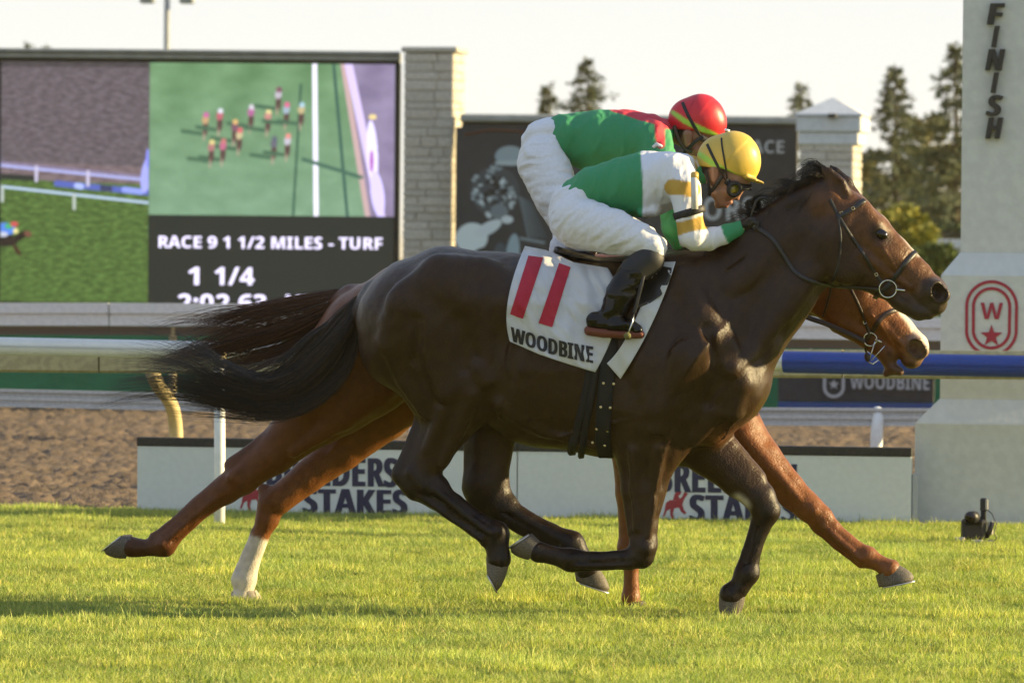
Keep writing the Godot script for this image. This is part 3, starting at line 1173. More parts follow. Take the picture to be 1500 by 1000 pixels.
func left_picture() -> Image:
	# the same finish seen by the track's own camera: brown course, white fence, turf with a rider
	var img := Image.create(218, 352, false, Image.FORMAT_RGB8)
	var n := FastNoiseLite.new()
	n.seed = 3
	n.frequency = .09
	var r := RandomNumberGenerator.new()
	r.seed = 8
	for y in 352:
		for x in 218:
			var g := n.get_noise_2d(x * .6, y * 1.8) * .10 + r.randf_range(-.035, .035)
			var edge := 172.0 + x * .03
			var c: Color
			if y < edge - 26: c = Color(.345 + g, .315 + g, .34 + g)
			elif y < edge: c = Color(.42 + g, .365 + g, .385 + g)
			else: c = Color(.27 + g * 1.3, .37 + g * 1.5, .17 + g)
			if y < 8: c = c.darkened(.3)
			img.set_pixel(x, y, c)
	stroke(img, 0, 152, 218, 172, 2.2, Color(.62, .64, .85))
	stroke(img, 0, 147, 218, 167, 1.0, Color(.50, .46, .60))
	stroke(img, 0, 168, 52, 171, 4.0, Color(.14, .16, .15))
	stroke(img, 82, 178, 218, 190, 4.5, Color(.30, .36, .66))
	stroke(img, 112, 181, 118, 182, 4.5, Color(.62, .68, .92))
	stroke(img, 150, 184, 160, 185, 4.5, Color(.20, .22, .36))
	stroke(img, 182, 186, 206, 189, 4.5, Color(.52, .58, .88))
	stroke(img, 0, 183, 218, 205, 2.0, Color(.66, .74, .84))
	for x in [2.0, 108.0]: stroke(img, x, 184 + x * .1, x, 204 + x * .1, 2.2, Color(.66, .70, .68))
	for x in [52.0, 128.0]: stroke(img, x, 150 + x * .08, x, 170 + x * .08, 2.4, Color(.72, .70, .80))
	dab(img, 214, 165, 8, 26, Color(.60, .62, .90), .12)
	dab(img, 216, 140, 3, 14, Color(.5, .52, .9))
	# rider
	dab(img, 6, 262, 20, 9, Color(.13, .10, .09))
	dab(img, 30, 255, 11, 5, Color(.10, .07, .06), -.5)
	dab(img, 40, 252, 6, 4, Color(.42, .26, .22), .4)
	dab(img, 24, 276, 3, 10, Color(.22, .12, .09), -.6)
	dab(img, 8, 245, 14, 9, Color(.30, .48, .82), .1)
	dab(img, 12, 241, 6, 4, Color(.25, .62, .40))
	dab(img, 20, 238, 6, 4, Color(.72, .30, .30))
	dab(img, 22, 248, 4, 4, Color(.85, .80, .55))
	dab(img, 3, 253, 8, 4, Color(.70, .72, .80))
	return img

func right_picture() -> Image:
	var img := Image.create(361, 224, false, Image.FORMAT_RGB8)
	var r := RandomNumberGenerator.new()
	r.seed = 18
	var n := FastNoiseLite.new()
	n.seed = 13
	n.frequency = .02
	for y in 224:
		for x in 361:
			var g := n.get_noise_2d(x * .8, y * 1.4) * .05 + r.randf_range(-.012, .012) + .03 * sin((x + y * .5) * .07) * clampf(1.2 - y / 110.0, 0.0, 1.0)
			var c := Color(.345 + g, .475 + g, .335 + g).lerp(Color(.40 + g, .52 + g, .42 + g), y / 224.0)
			if x > 292.0 + y * .12: c = Color(.46 + g, .42 + g, .53 + g)
			if y % 4 == 0: c = c.darkened(.05)
			img.set_pixel(x, y, c)
	stroke(img, 242, 0, 246, 224, 3.6, Color(.86, .84, .92))
	stroke(img, 284, 0, 322, 224, 4.0, Color(.66, .56, .56))
	stroke(img, 292, 0, 342, 224, 6.0, Color(.74, .68, .84))
	stroke(img, 222, 30, 212, 224, 1.6, Color(.17, .30, .24))
	stroke(img, 270, 0, 292, 224, 2.0, Color(.15, .29, .26))
	stroke(img, 226, 140, 312, 166, 2.6, Color(.20, .33, .28))
	dab(img, 328, 130, 8, 48, Color(.80, .78, .95), -.06)
	dab(img, 336, 190, 10, 34, Color(.74, .70, .92), -.14)
	dab(img, 328, 77, 6, 4, Color(.80, .72, .50))
	dab(img, 327, 142, 3, 16, Color(.60, .34, .62))
	var caps_ := [Color(.74, .26, .56), Color(.84, .86, .92), Color(.82, .80, .86), Color(.86, .66, .34), Color(.90, .84, .52), Color(.36, .12, .22), Color(.84, .28, .46), Color(.60, .78, .86), Color(.80, .24, .30), Color(.22, .26, .32), Color(.88, .48, .42), Color(.72, .36, .34), Color(.86, .78, .44)]
	var caps := []
	for q in caps_: caps.append(Color(.5, .48, .5).lerp(q, .7))
	var at_ := [[82, 78], [103, 72], [149, 66], [125, 88], [174, 72], [189, 40], [201, 62], [223, 62], [132, 100], [183, 112], [203, 108], [108, 116], [91, 118]]
	for i in 13:
		var x: float = at_[i][0]
		var y: float = at_[i][1]
		stroke(img, x - 34, y + 22, x - 4, y + 26, 3.0, Color(.22, .34, .26, .7))
		dab(img, x, y + 17, 4, 12, Color(.28, .21, .2), 0.05, 3.5)
		dab(img, x - 2, y + 30, 2, 7, Color(.60, .52, .46, .7))
		dab(img, x, y + 5, 5, 7, Color(.4, .36, .4).lerp(caps[(i * 5 + 3) % 13], .7), .2, 3.0)
		dab(img, x + 1, y - 2, 4, 4, caps[i], 0.0, 3.0)
	return img

func poster_picture() -> Image:
	# grey-blue blotches: a rider's head and shoulders
	var img := Image.create(136, 200, false, Image.FORMAT_RGB8)
	var n := FastNoiseLite.new()
	n.seed = 33
	n.frequency = .045
	n.fractal_octaves = 3
	for y in 200:
		for x in 136:
			var g := n.get_noise_2d(x, y) * .02
			img.set_pixel(x, y, Color(.19 + g, .20 + g, .22 + g))
	var lightc := Color(.80, .85, .87)
	var mid := Color(.50, .56, .59)
	dab(img, 78, 40, 21, 14, Color(.58, .65, .68), -.1)
	dab(img, 80, 51, 24, 4, Color(.68, .74, .76))
	dab(img, 58, 92, 36, 36, Color(.27, .295, .32))
	var r := RandomNumberGenerator.new()
	r.seed = 12
	for i in 46:
		var a := r.randf() * TAU
		var d := sqrt(r.randf()) * 34.0
		dab(img, 56 + cos(a) * d, 92 + sin(a) * d * 1.05, r.randf_range(2, 6), r.randf_range(1.5, 4), lightc.lerp(mid, r.randf()), r.randf() * 3.0)
	for i in 22:
		var a := r.randf() * TAU
		dab(img, 60 + cos(a) * 24 * r.randf(), 92 + sin(a) * 24 * r.randf(), r.randf_range(2, 5), r.randf_range(2, 4), Color(.10, .11, .13), r.randf() * 3.0)
	dab(img, 64, 122, 13, 12, Color(.45, .50, .53), .3)
	dab(img, 76, 133, 9, 6, lightc)
	dab(img, 24, 160, 24, 22, Color(.82, .87, .88), -.3)
	dab(img, 48, 146, 22, 9, lightc, -.5)
	dab(img, 60, 165, 26, 8, Color(.16, .17, .19), -.75)
	dab(img, 40, 180, 14, 6, Color(.14, .15, .17), -.3)
	for k in 5: stroke(img, 94 + k * 4, 100 + k * 2, 108 + k * 6, 158, 1.6, Color(.42 - k * .04, .47 - k * .04, .50 - k * .04))
	stroke(img, 96, 160, 130, 166, 2.0, mid)
	dab(img, 84, 185, 10, 32, Color(.58, .66, .70), .1)
	dab(img, 66, 188, 10, 22, Color(.26, .31, .36))
	return img

func video_wall() -> void:
	var z := -46.0
	var o := thing("video_board", Vector3(at(220, 460, z).x, 0, z - .3), "huge video board showing the race, its result text and a grey frame", "video board")
	var frame := rough_mat(Color(.34, .35, .34), .08, .6, .6, .03, .1, 161)
	var dark := rough_mat(Color(.018, .02, .02), .2, 1.0, .5, .05, .05, 162)
	var x0 := at(-260, 80, z).x
	var x1 := at(586, 80, z).x
	var ytop := at(300, 73, z).y
	var yscr := at(300, 92, z).y
	part(o, "housing", box_mesh(Vector3(x0, .5, z - .9), Vector3(x1, yscr + .04, z - .03), .02), dark)
	part(o, "frame_rail", box_mesh(Vector3(x0, yscr + .045, z - .95), Vector3(x1, ytop - .05, z + .06), .015), frame)
	part(o, "frame_cap", box_mesh(Vector3(x0, ytop - .045, z - 1.0), Vector3(x1, ytop, z + .12), .012), frame)
	var xl := at(-100, 300, z).x
	var xm := at(217.5, 300, z).x
	var xr := at(577, 300, z).x
	var ym := at(300, 315, z).y
	var yb := at(300, 444, z).y
	var scr := print_mat(left_picture(), .62, .35)
	var sc2 := print_mat(right_picture(), .76, .35)
	# the left picture runs on outside the frame
	var unit_w := at(217, 300, z).x - at(0, 300, z).x
	picture(o, "screen_picture", Vector3(xm - unit_w - .004, yb, z), Vector3(xm - .004, yb, z), yscr - yb, scr)
	picture(o, "screen_picture", Vector3(xm, ym, z), Vector3(xr, ym, z), yscr - ym, sc2)
	var tm := mat(Color(.012, .014, .013), .4)
	tm.emission_enabled = true
	tm.emission = Color(.09, .108, .10)
	tm.emission_energy_multiplier = .62
	part(o, "screen_text_panel", box_mesh(Vector3(xm, yb - .6, z - .02), Vector3(xr, ym - .006, z), 0.0), tm)
	var tx := mat(Color(.1, .1, .1), .4)
	tx.emission_enabled = true
	tx.emission = Color(.86, .83, .95)
	tx.emission_energy_multiplier = .8
	var zt := z + .01
	for q in [["RACE 9 1 1/2 MILES - TURF", 232, 560, 363, 345], ["1", 275, 291, 417, 391], ["1/4", 314, 372, 417, 391], ["2:02.63", 260, 390, 456, 430], ["MILES", 418, 500, 456, 431]]:
		var p := at(q[1], q[3], zt)
		lettering(o, "screen_text", q[0], p, Vector3(at(q[2], q[3], zt).x - p.x, 0, 0), Vector3(0, at(q[1], q[4], zt).y - p.y, 0), .01, tx)
	stone_pillar(587, 662, 76, -45.4, "tall stone pillar at the right end of the video board", false, 71)
	stone_pillar(1169, 1249, 178, -43.5, "lower stone pillar with a pale pyramid cap beside the spruce trees", true, 72)
	# the dark wall with posters
	var zw := -45.0
	var a := at(674, 460, zw)
	var b := at(1167, 460, zw)
	var top := at(900, 168.5, zw).y
	var w := thing("poster_wall", Vector3(a.x, 0, zw), "dark wall with a rider poster and white lettering between the two stone pillars", "wall")
	var wallm := rough_mat(Color(.036, .038, .042), .12, .6, .6, .03, .05, 163)
	part(w, "panel", box_mesh(Vector3(a.x, 0, zw - .4), Vector3(b.x, at(900, 181, zw).y, zw), .01), wallm)
	part(w, "coping", box_mesh(Vector3(a.x - .02, at(900, 180, zw).y, zw - .5), Vector3(b.x + .02, top, zw + .08), .02), frame)
	var pm := print_mat(poster_picture(), 0.0, .5)
	var pa := at(666, 388, zw + .006)
	var pb := at(802, 388, zw + .006)
	picture(w, "poster", pa, Vector3(pb.x, pa.y, pb.z), at(666, 186, zw).y - pa.y, pm)
	part(w, "stripe", tube([at(680, 197, zw + .02), at(720, 190, zw + .02), at(760, 192, zw + .02), at(800, 202, zw + .02)], .012, 6), mat(Color(.16, .06, .03), .6))
	var lt := mat(Color(.42, .44, .46), .5)
	for q in [["RACE", 1087, 1149, 224, 205], ["HORSES", 1002, 1150, 323, 288]]:
		var p := at(q[1], q[3], zw + .006)
		lettering(w, "lettering", q[0], p, Vector3(at(q[2], q[3], zw).x - p.x, 0, 0), Vector3(0, at(q[1], q[4], zw).y - p.y, 0), .008, lt)
	var hh := thing("light_pole", at(242, 460, -70.0) * Vector3(1, 0, 1), "thin grey light pole rising behind the video board", "light pole")
	var base := at(242, 300, -70.0)
	var tp := at(242, 0, -70.0)
	part(hh, "pole", tube([Vector3(base.x, 0, -70), Vector3(base.x, 3, -70), Vector3(base.x, tp.y + .6, -70)], .05, 10), frame)
	part(hh, "crossarm", tube([Vector3(base.x - .4, tp.y + .08, -70), Vector3(base.x, tp.y + .08, -70), Vector3(base.x + .4, tp.y + .08, -70)], .035, 8), frame)
	for dx in [-.34, .34]: part(hh, "lamp_head", box_mesh(Vector3(base.x + dx - .13, tp.y - .06, -70.12), Vector3(base.x + dx + .13, tp.y + .06, -69.9), .03), frame)

# ------------------------------------------------------------------ trees
# leaf-sized faces gathered in clumps; limbs: [from, to, radius of the clump, how many]
func foliage(list: Array, leaf: Vector2, cols: Array, r: RandomNumberGenerator, droop := 0.0) -> ArrayMesh:
	var V := PackedVector3Array()
	var N := PackedVector3Array()
	var C := PackedColorArray()
	var I := PackedInt32Array()
	for q in list:
		var a: Vector3 = q[0]
		var b: Vector3 = q[1]
		var dir := (b - a).normalized()
		for k in int(q[3]):
			var t := sqrt(r.randf())
			var p: Vector3 = a.lerp(b, t) + Vector3(r.randfn(), r.randfn() * .6, r.randfn()) * q[2] * (1.0 - .55 * t)
			var u := (dir + Vector3(r.randfn(), r.randfn() - droop, r.randfn()) * .6).normalized() * leaf.x * r.randf_range(.6, 1.3)
			var v := u.cross(Vector3(r.randfn(), r.randfn(), r.randfn())).normalized() * leaf.y * r.randf_range(.6, 1.3)
			var n := V.size()
			V.append_array(PackedVector3Array([p - v * .3, p + u * .5 + v, p + u, p + u * .5 - v]))
			var nn := u.cross(v).normalized()
			N.append_array(PackedVector3Array([nn, nn, nn, nn]))
			var c: Color = cols[r.randi() % cols.size()]
			C.append_array(PackedColorArray([c, c, c, c]))
			I.append_array(PackedInt32Array([n, n + 1, n + 2, n, n + 2, n + 3]))
	var arr := []
	arr.resize(Mesh.ARRAY_MAX)
	arr[Mesh.ARRAY_VERTEX] = V
	arr[Mesh.ARRAY_NORMAL] = N
	arr[Mesh.ARRAY_COLOR] = C
	arr[Mesh.ARRAY_INDEX] = I
	var me := ArrayMesh.new()
	me.add_surface_from_arrays(Mesh.PRIMITIVE_TRIANGLES, arr)
	return me

var leaf_mat: StandardMaterial3D
var bark: StandardMaterial3D

func spruce(px: float, ptop: float, half: float, py_base: float, z: float, label: String, sd: int, dens := 1.0) -> void:
	var r := RandomNumberGenerator.new()
	r.seed = sd
	var tp := at(px, ptop, z)
	var u := unit(z)
	var o := thing("spruce_tree", Vector3(tp.x, 0, z), label, "tree", "spruce trees beyond the wall")
	var g := Vector3(tp.x, 0, z)
	part(o, "trunk", taper([g, Vector3(tp.x + .05, tp.y * .5, z), tp], [tp.y * .022, tp.y * .013, .012]), bark)
	var list := []
	var y := tp.y - .12
	var yb := at(px, py_base, z).y
	while y > maxf(yb, .5):
		var f := (tp.y - y) / (tp.y - yb)
		var reach := half * u * pow(f, .75) * r.randf_range(.6, 1.2)
		var n := 9 + int(9 * f)
		for k in n:
			var a := r.randf() * TAU
			var rr := reach * r.randf_range(.45, 1.2)
			var c := Vector3(tp.x, y + r.randf_range(-.1, .1), z)
			var e := c + Vector3(cos(a) * rr, -rr * r.randf_range(.05, .5) + rr * .12, sin(a) * rr)
			list.append([c, e, .02 + rr * .05, (18 + 50 * f) * dens])
		y -= r.randf_range(.12, .2) * (1.0 + .8 * f)
	part(o, "crown", foliage(list, Vector2(.15, .022), [Color(.075, .102, .052), Color(.095, .125, .062), Color(.06, .085, .045), Color(.135, .15, .078)], r, .5), leaf_mat)

func taper(path: Array, rad: Array) -> ArrayMesh:
	var st := SurfaceTool.new()
	st.begin(Mesh.PRIMITIVE_TRIANGLES)
	var prev := []
	for i in path.size():
		var row := []
		for k in 9:
			var an := TAU * k / 9.0
			row.append(path[i] + Vector3(cos(an), 0, sin(an)) * rad[i])
		if i > 0:
			for k in 9: quad(st, prev[k], row[k], row[(k + 1) % 9], prev[(k + 1) % 9])
		prev = row
	st.generate_normals()
	return st.commit()

func broad_tree(called: String, px: float, ptop: float, half: float, py_base: float, z: float, label: String, cols: Array, sd: int, n_limb := 26, leaf := .13, cat := "tree") -> void:
	var r := RandomNumberGenerator.new()
	r.seed = sd
	var tp := at(px, ptop, z)
	var u := unit(z)
	var yb := maxf(at(px, py_base, z).y, .05)
	var o := thing(called, Vector3(tp.x, 0, z), label, cat)
	var h := tp.y
	part(o, "trunk", taper([Vector3(tp.x, 0, z), Vector3(tp.x + .04, h * .4, z), Vector3(tp.x, h * .75, z)], [h * .03 + .02, h * .02 + .015, .02]), bark)
	var list := []
	for k in n_limb:
		var a := r.randf() * TAU
		var yy := lerpf(yb, h, pow(r.randf(), .8))
		var f := 1.0 - pow(absf((yy - yb) / (h - yb) - .42) / .62, 2.0)
		var rr := half * u * sqrt(maxf(f, .05)) * r.randf_range(.35, 1.1)
		var c := Vector3(tp.x, yy - rr * .35, z)
		list.append([c.lerp(c + Vector3(cos(a), .3, sin(a)) * rr, .35), c + Vector3(cos(a) * rr, rr * .4, sin(a) * rr), .08 + half * u * .10, 120])
	part(o, "crown", foliage(list, Vector2(leaf, leaf * .45), cols, r), leaf_mat)

func trees() -> void:
	leaf_mat = mat(Color.WHITE, .7)
	leaf_mat.albedo_color = Color.WHITE
	leaf_mat.vertex_color_use_as_albedo = true
	leaf_mat.backlight_enabled = true
	leaf_mat.backlight = Color(.35, .35, .2)
	leaf_mat.cull_mode = BaseMaterial3D.CULL_DISABLED
	bark = rough_mat(Color(.09, .07, .05), .3, 2.0, .9, .05, .4, 171)
	spruce(1312, 96, 84, 350, -105, "tall dark spruce between the capped stone pillar and the finish post", 201)
	spruce(1400, 62, 84, 350, -100, "tall spruce partly hidden by the finish post shaft", 202)
	spruce(860, 84, 84, 260, -110, "wide spruce top rising behind the jockey in green and red", 203, .8)
	spruce(803, 122, 44, 250, -112, "thin small spruce top left of the wide one over the dark wall", 204, .6)
	spruce(1175, 122, 50, 250, -108, "spruce top peeping over the wall beside the pyramid cap", 205, .6)
	spruce(42, 63, 26, 200, -120, "tiny conifer tip showing over the video board's left part", 206, .5)
	spruce(68, 66, 24, 200, -121, "second tiny conifer tip over the video board's left part", 207, .5)
	var olive := [Color(.17, .165, .06), Color(.23, .20, .07), Color(.12, .13, .05), Color(.28, .23, .08)]
	var yellow := [Color(.26, .25, .028), Color(.20, .21, .025), Color(.32, .28, .035), Color(.14, .16, .02)]
	var deep := [Color(.07, .095, .04), Color(.09, .12, .045), Color(.05, .075, .03)]
	broad_tree("leafy_tree", 1278, 225, 36, 360, -118, "olive green leafy tree behind the tall dark spruce", olive, 211, 34)
	broad_tree("leafy_tree", 1362, 175, 52, 345, -122, "golden green leafy tree between the two spruces", olive, 212, 36)
	broad_tree("leafy_tree", 1345, 240, 60, 370, -112, "low dark green tree under the golden leafy tree", deep, 213, 30)
	broad_tree("leafy_tree", 1400, 210, 50, 360, -116, "olive leafy tree close behind the finish post", olive, 214, 30)
	broad_tree("shrub", 1322, 305, 46, 405, -75, "bright yellow green shrub in front of the dark bay's nose", yellow, 215, 26, .11, "shrub")
	broad_tree("shrub", 1368, 365, 46, 420, -70, "mid green shrub low beside the finish post plinth", [Color(.09, .14, .025), Color(.13, .17, .03), Color(.06, .10, .02)], 216, 26, .1, "shrub")
	# clipped hedge and a low white barrier
	var r := RandomNumberGenerator.new()
	r.seed = 5
	var a := at(1352, 351, -85)
	var b := at(1480, 351, -85)
	var top := at(1352, 328, -85).y
	var list := []
	for i in 26: list.append([Vector3(lerpf(a.x, b.x, i / 25.0), .2, -85 + r.randf_range(-.3, .3)), Vector3(lerpf(a.x, b.x, i / 25.0), top - .05, -85 + r.randf_range(-.3, .3)), .14, 260])
	var hd := thing("hedge", Vector3(a.x, 0, -85), "clipped dark green hedge behind the low white barrier", "hedge")
	part(hd, "stems", box_mesh(Vector3(a.x, 0, -85.25), Vector3(b.x, top - .15, -84.75), .02), bark)
	part(hd, "foliage", foliage(list, Vector2(.08, .035), deep, r), leaf_mat)
	var wa := at(1338, 363, -78)
	var wb := at(1480, 363, -78)
	var bar := thing("barrier", Vector3(wa.x, 0, -78), "low white barrier between the yellow shrub and the finish post", "barrier")
	part(bar, "rail", box_mesh(Vector3(wa.x, wa.y, -78.1), Vector3(wb.x, at(1338, 350, -78).y, -78), .01), mat(Color(.62, .64, .66), .6))
	for k in 3:
		var x := lerpf(wa.x, wb.x, .1 + .4 * k)
		part(bar, "post", box_mesh(Vector3(x - .05, 0, -78.16), Vector3(x + .05, at(1338, 350, -78).y - .02, -78.104), .01), mat(Color(.55, .56, .58), .6))
# ------------------------------------------------------------------ horses
func coat_material() -> StandardMaterial3D:
	var m := mat(Color.WHITE, 0.40)
	m.albedo_color = Color.WHITE
	m.vertex_color_use_as_albedo = true
	m.metallic_specular = 0.36
	m.normal_enabled = true
	m.normal_texture = bump_tex(0.06, 5.0, 5, 512, 31)
	m.normal_scale = 0.8
	m.uv1_triplanar = true
	m.uv1_world_triplanar = true
	m.uv1_scale = Vector3(2.2, 6.0, 6.0)
	return m

func dark_horse_drawing() -> Draw:
	var d := Draw.new(self, 0.0)
	var f := d.f
	# 0 dark bay, 1 black, 2 warm bay, 3 mealy muzzle, 4 inside of nostril, 5 white, 6 lighter front edges of the legs
	f.palette = PackedColorArray([Color(.036, .0190, .0102), Color(.0175, .0115, .0085), Color(.115, .049, .0185), Color(.05, .036, .026), Color(.006, .003, .003), Color(.55, .5, .42), Color(.058, .031, .017)])
	# trunk
	d.chain([[742, 492, 112, 0, .78], [800, 514, 139, 0, .72], [900, 524, 144, 0, .68], [984, 521, 136, 0, .65], [1036, 530, 94, 0, .84]], 26, 0)
	d.chain([[1036, 535, 92, 0, .86], [1072, 562, 48, .03, 1.9]], 30, 0)
	# croup, loin and quarters
	d.chain([[760, 444, 66, 0, 1.5], [652, 429, 67, 0, 1.9], [602, 442, 61, 0, 2.0], [558, 464, 36, 0, 2.3]], 26, 0)
	d.chain([[655, 452, 76, .115, .98], [604, 480, 72, .13, .96]], 26, 0, true)
	d.chain([[600, 477, 71, .13, .92], [580, 515, 50, .13, 1.0]], 26, 0, true)
	d.chain([[640, 500, 88, .14, .8], [655, 545, 70, .15, .8]], 28, 0)
	d.chain([[690, 452, 40, .19, .8]], 24, 0, true)
	d.chain([[548, 432, 20, 0, 1.2], [522, 462, 13, 0, 1.1]], 16, 1)
	# near thigh and stifle
	d.chain([[668, 505, 62, .185, .7], [697, 545, 31, .20, .9]], 22, 0)
	d.chain([[700, 486, 33, .195, .7], [708, 530, 24, .21, .8], [705, 552, 20, .205, .9]], 14, 0)
	d.chain([[600, 505, 48, .16, .9], [632, 572, 34, .15, .9]], 24, 0)
	# near hind leg
	d.chain([[668, 560, 56, .15, .75], [662, 605, 42, .145, .8], [634, 660, 29, .14, .85], [613, 694, 27, .14, .8]], 18, 0)
	d.chain([[700, 548, 20, .19, .9], [692, 590, 14, .165, 1.0], [672, 632, 12, .15, 1.0]], 12, 6)
	d.chain([[616, 618, 10, .14, .9], [590, 694, 15, .14, .75]], 10, 1)
	d.chain([[592, 696, 15, .14, .8], [612, 706, 27, .14, .75], [636, 712, 20, .14, .85]], 10, 1)
	d.chain([[632, 712, 18, .14, .85], [664, 738, 15.5, .14, .85], [700, 765, 15.5, .14, .85], [724, 782, 19, .14, .9]], 9, 1)
	d.chain([[612, 722, 10, .14, .9], [655, 750, 8.5, .14, .9], [712, 788, 11, .14, .9]], 7, 1)
	d.chain([[727, 783, 19, .14, .9], [729, 806, 16.5, .14, 1.0], [731, 818, 18, .14, 1.0]], 8, 1)
	d.chain([[712, 792, 8, .14, 1.0]], 6, 1)
	# far hind leg
	d.chain([[700, 540, 70, -.14, .8], [718, 600, 42, -.14, .8], [716, 645, 33, -.14, .8], [714, 700, 31, -.14, .78]], 18, 0)
	d.chain([[742, 590, 20, -.11, .9], [738, 640, 17, -.12, .9], [732, 690, 14, -.13, .9]], 10, 6)
	d.chain([[690, 640, 9, -.14, .9], [693, 715, 13, -.14, .8], [700, 735, 14, -.14, .8]], 10, 1)
	d.chain([[712, 712, 32, -.14, .75], [734, 738, 22, -.14, .8]], 10, 1)
	d.chain([[730, 738, 20, -.14, .8], [770, 763, 15.5, -.14, .85], [812, 784, 15.5, -.14, .85], [835, 796, 19, -.14, .9]], 9, 1)
	d.chain([[712, 748, 9, -.14, .9], [765, 776, 8, -.14, .9], [825, 805, 10, -.14, .9]], 7, 1)
	d.chain([[838, 797, 18, -.14, .95], [856, 826, 16, -.14, 1.0], [861, 834, 18.5, -.14, .9]], 8, 1)
	# shoulder, chest
	d.chain([[1010, 430, 60, .13, .6], [1062, 556, 52, .14, .68]], 26, 0, true)
	d.chain([[965, 600, 72, .15, .62], [960, 640, 50, .14, .8]], 26, 0, true)
	d.chain([[992, 500, 56, .185, .45], [978, 590, 44, .19, .5]], 14, 0, true)
	d.chain([[1050, 490, 34, .19, .45], [1074, 575, 33, .175, .6]], 10, 0, true)
	d.chain([[1074, 586, 34, .07, 1.0], [1040, 625, 28, .06, 1.1]], 14, 2, true)
	# near fore leg, folded
	d.chain([[958, 625, 58, .13, .75], [948, 665, 39, .12, .85], [945, 715, 29, .12, .85], [943, 770, 20, .12, .95], [943, 796, 20, .12, .9]], 16, 0)
	d.chain([[978, 640, 26, .12, 1.0], [968, 690, 17, .125, 1.0], [958, 745, 11, .125, 1.0]], 9, 0)
	d.chain([[920, 655, 18, .12, 1.0], [922, 720, 12, .12, 1.0], [928, 780, 9, .12, 1.0]], 9, 0)
	d.chain([[943, 797, 19.5, .12, .95], [941, 812, 18.5, .12, .95]], 6, 1)
	d.chain([[950, 803, 10, .13, 1.0]], 6, 1)
	d.chain([[938, 816, 16, .12, .95], [905, 818, 12, .12, .95], [868, 820, 12.5, .12, .95], [836, 820, 16, .12, .95]], 8, 1)
	d.chain([[925, 828, 7, .12, .9], [880, 829, 6.5, .12, .9], [842, 829, 9, .12, .95]], 5, 1)
	d.chain([[836, 820, 16, .12, .95], [808, 813, 13, .12, 1.0], [788, 808, 16, .12, 1.0]], 8, 1)
	# far fore leg
	d.chain([[1000, 620, 60, -.13, .7], [1040, 660, 37, -.13, .8], [1082, 700, 28, -.13, .85], [1112, 728, 22, -.13, .9]], 16, 0)
	d.chain([[1070, 660, 17, -.13, 1.0], [1110, 700, 13, -.13, 1.0]], 9, 6)
	d.chain([[1113, 728, 22, -.13, .9], [1123, 746, 20.5, -.13, .9]], 7, 1)
	d.chain([[1122, 750, 18, -.13, .9], [1110, 786, 12.5, -.13, .95], [1100, 820, 12.5, -.13, .95], [1096, 838, 16, -.13, .95]], 8, 1)
	d.chain([[1108, 768, 8, -.13, .9], [1094, 808, 7, -.13, .9], [1086, 838, 10, -.13, .95]], 6, 1)
	d.chain([[1095, 840, 16, -.13, .95], [1083, 860, 15, -.13, 1.0], [1073, 870, 18.5, -.13, .9]], 8, 1)
	# hollows between bone and tendon, veins
	d.chain([[636, 726, 2.5, .180, 1.0], [708, 780, 2.5, .180, 1.0]], 4, -1, false, 1)
	d.chain([[736, 750, 2.5, -.099, 1.0], [818, 798, 2.5, -.099, 1.0]], 4, -1, false, 1)
	d.chain([[918, 825, 2.2, .154, 1.0], [850, 826, 2.2, .154, 1.0]], 4, -1, false, 1)
	d.chain([[1112, 770, 2.2, -.10, 1.0], [1094, 826, 2.2, -.10, 1.0]], 4, -1, false, 1)
	d.chain([[1085, 600, 2.0, .185, 1.0], [1062, 640, 2.0, .15, 1.0], [1036, 662, 1.8, .13, 1.0]], 3, 0)
	d.chain([[1296, 372, 1.6, .083, 1.0], [1316, 396, 1.6, .066, 1.0], [1330, 418, 1.4, .06, 1.0]], 3, 2, true)
	# neck
	d.chain([[1018, 472, 104, 0, .66], [1052, 456, 95, 0, .58], [1112, 412, 81, 0, .47], [1164, 362, 69, 0, .43], [1200, 326, 57, 0, .47]], 22, 0)
	d.chain([[1170, 440, 14, 0, 1.8], [1126, 502, 22, 0, 2.0], [1096, 560, 26, 0, 2.4]], 20, 0)
	d.chain([[1090, 344, 20, 0, 1.3], [1108, 336, 20, 0, 1.3], [1160, 298, 18, 0, 1.3], [1205, 273, 15, 0, 1.6]], 12, 1)
	d.chain([[1200, 380, 24, .055, .8], [1140, 445, 24, .085, .8], [1090, 520, 26, .12, .8]], 20, 0, true)
	# head
	d.chain([[1216, 302, 38, 0, .92], [1240, 319, 38, 0, 1.0], [1270, 344, 35, 0, .98]], 9, 2)
	d.chain([[1226, 364, 50, .04, .6], [1246, 384, 37, .045, .6]], 10, 0, true)
	d.chain([[1270, 345, 35, 0, .95], [1304, 377, 33, 0, .78], [1338, 406, 28, 0, .74], [1362, 428, 24, 0, .9]], 9, 2)
	d.chain([[1250, 384, 33, 0, .95], [1294, 412, 24, 0, .85], [1330, 438, 17, 0, .95]], 9, 0)
	d.chain([[1364, 431, 25, 0, .98], [1369, 443, 19, 0, 1.15]], 7, 3)
	d.chain([[1322, 440, 16, 0, 1.1], [1346, 455, 14, 0, 1.3], [1360, 456, 12, 0, 1.3]], 8, 3)
	d.chain([[1262, 306, 14, .052, .9], [1282, 329, 10, .068, .9]], 10, 2, true)      # brow
	d.chain([[1290, 362, 8, .07, 1.0], [1330, 392, 6, .048, 1.0]], 9, 2, true)      # cheek bone
	d.chain([[1369, 425, 16.5, .052, .9], [1381, 432, 11.5, .052, 1.0]], 6, 3, true)     # nostril rim
	d.chain([[1373, 425, 10.5, .076, .8], [1378, 431, 9.5, .074, .8], [1371, 427, 7, .05, 1.0]], 2.5, 4, true, 1)
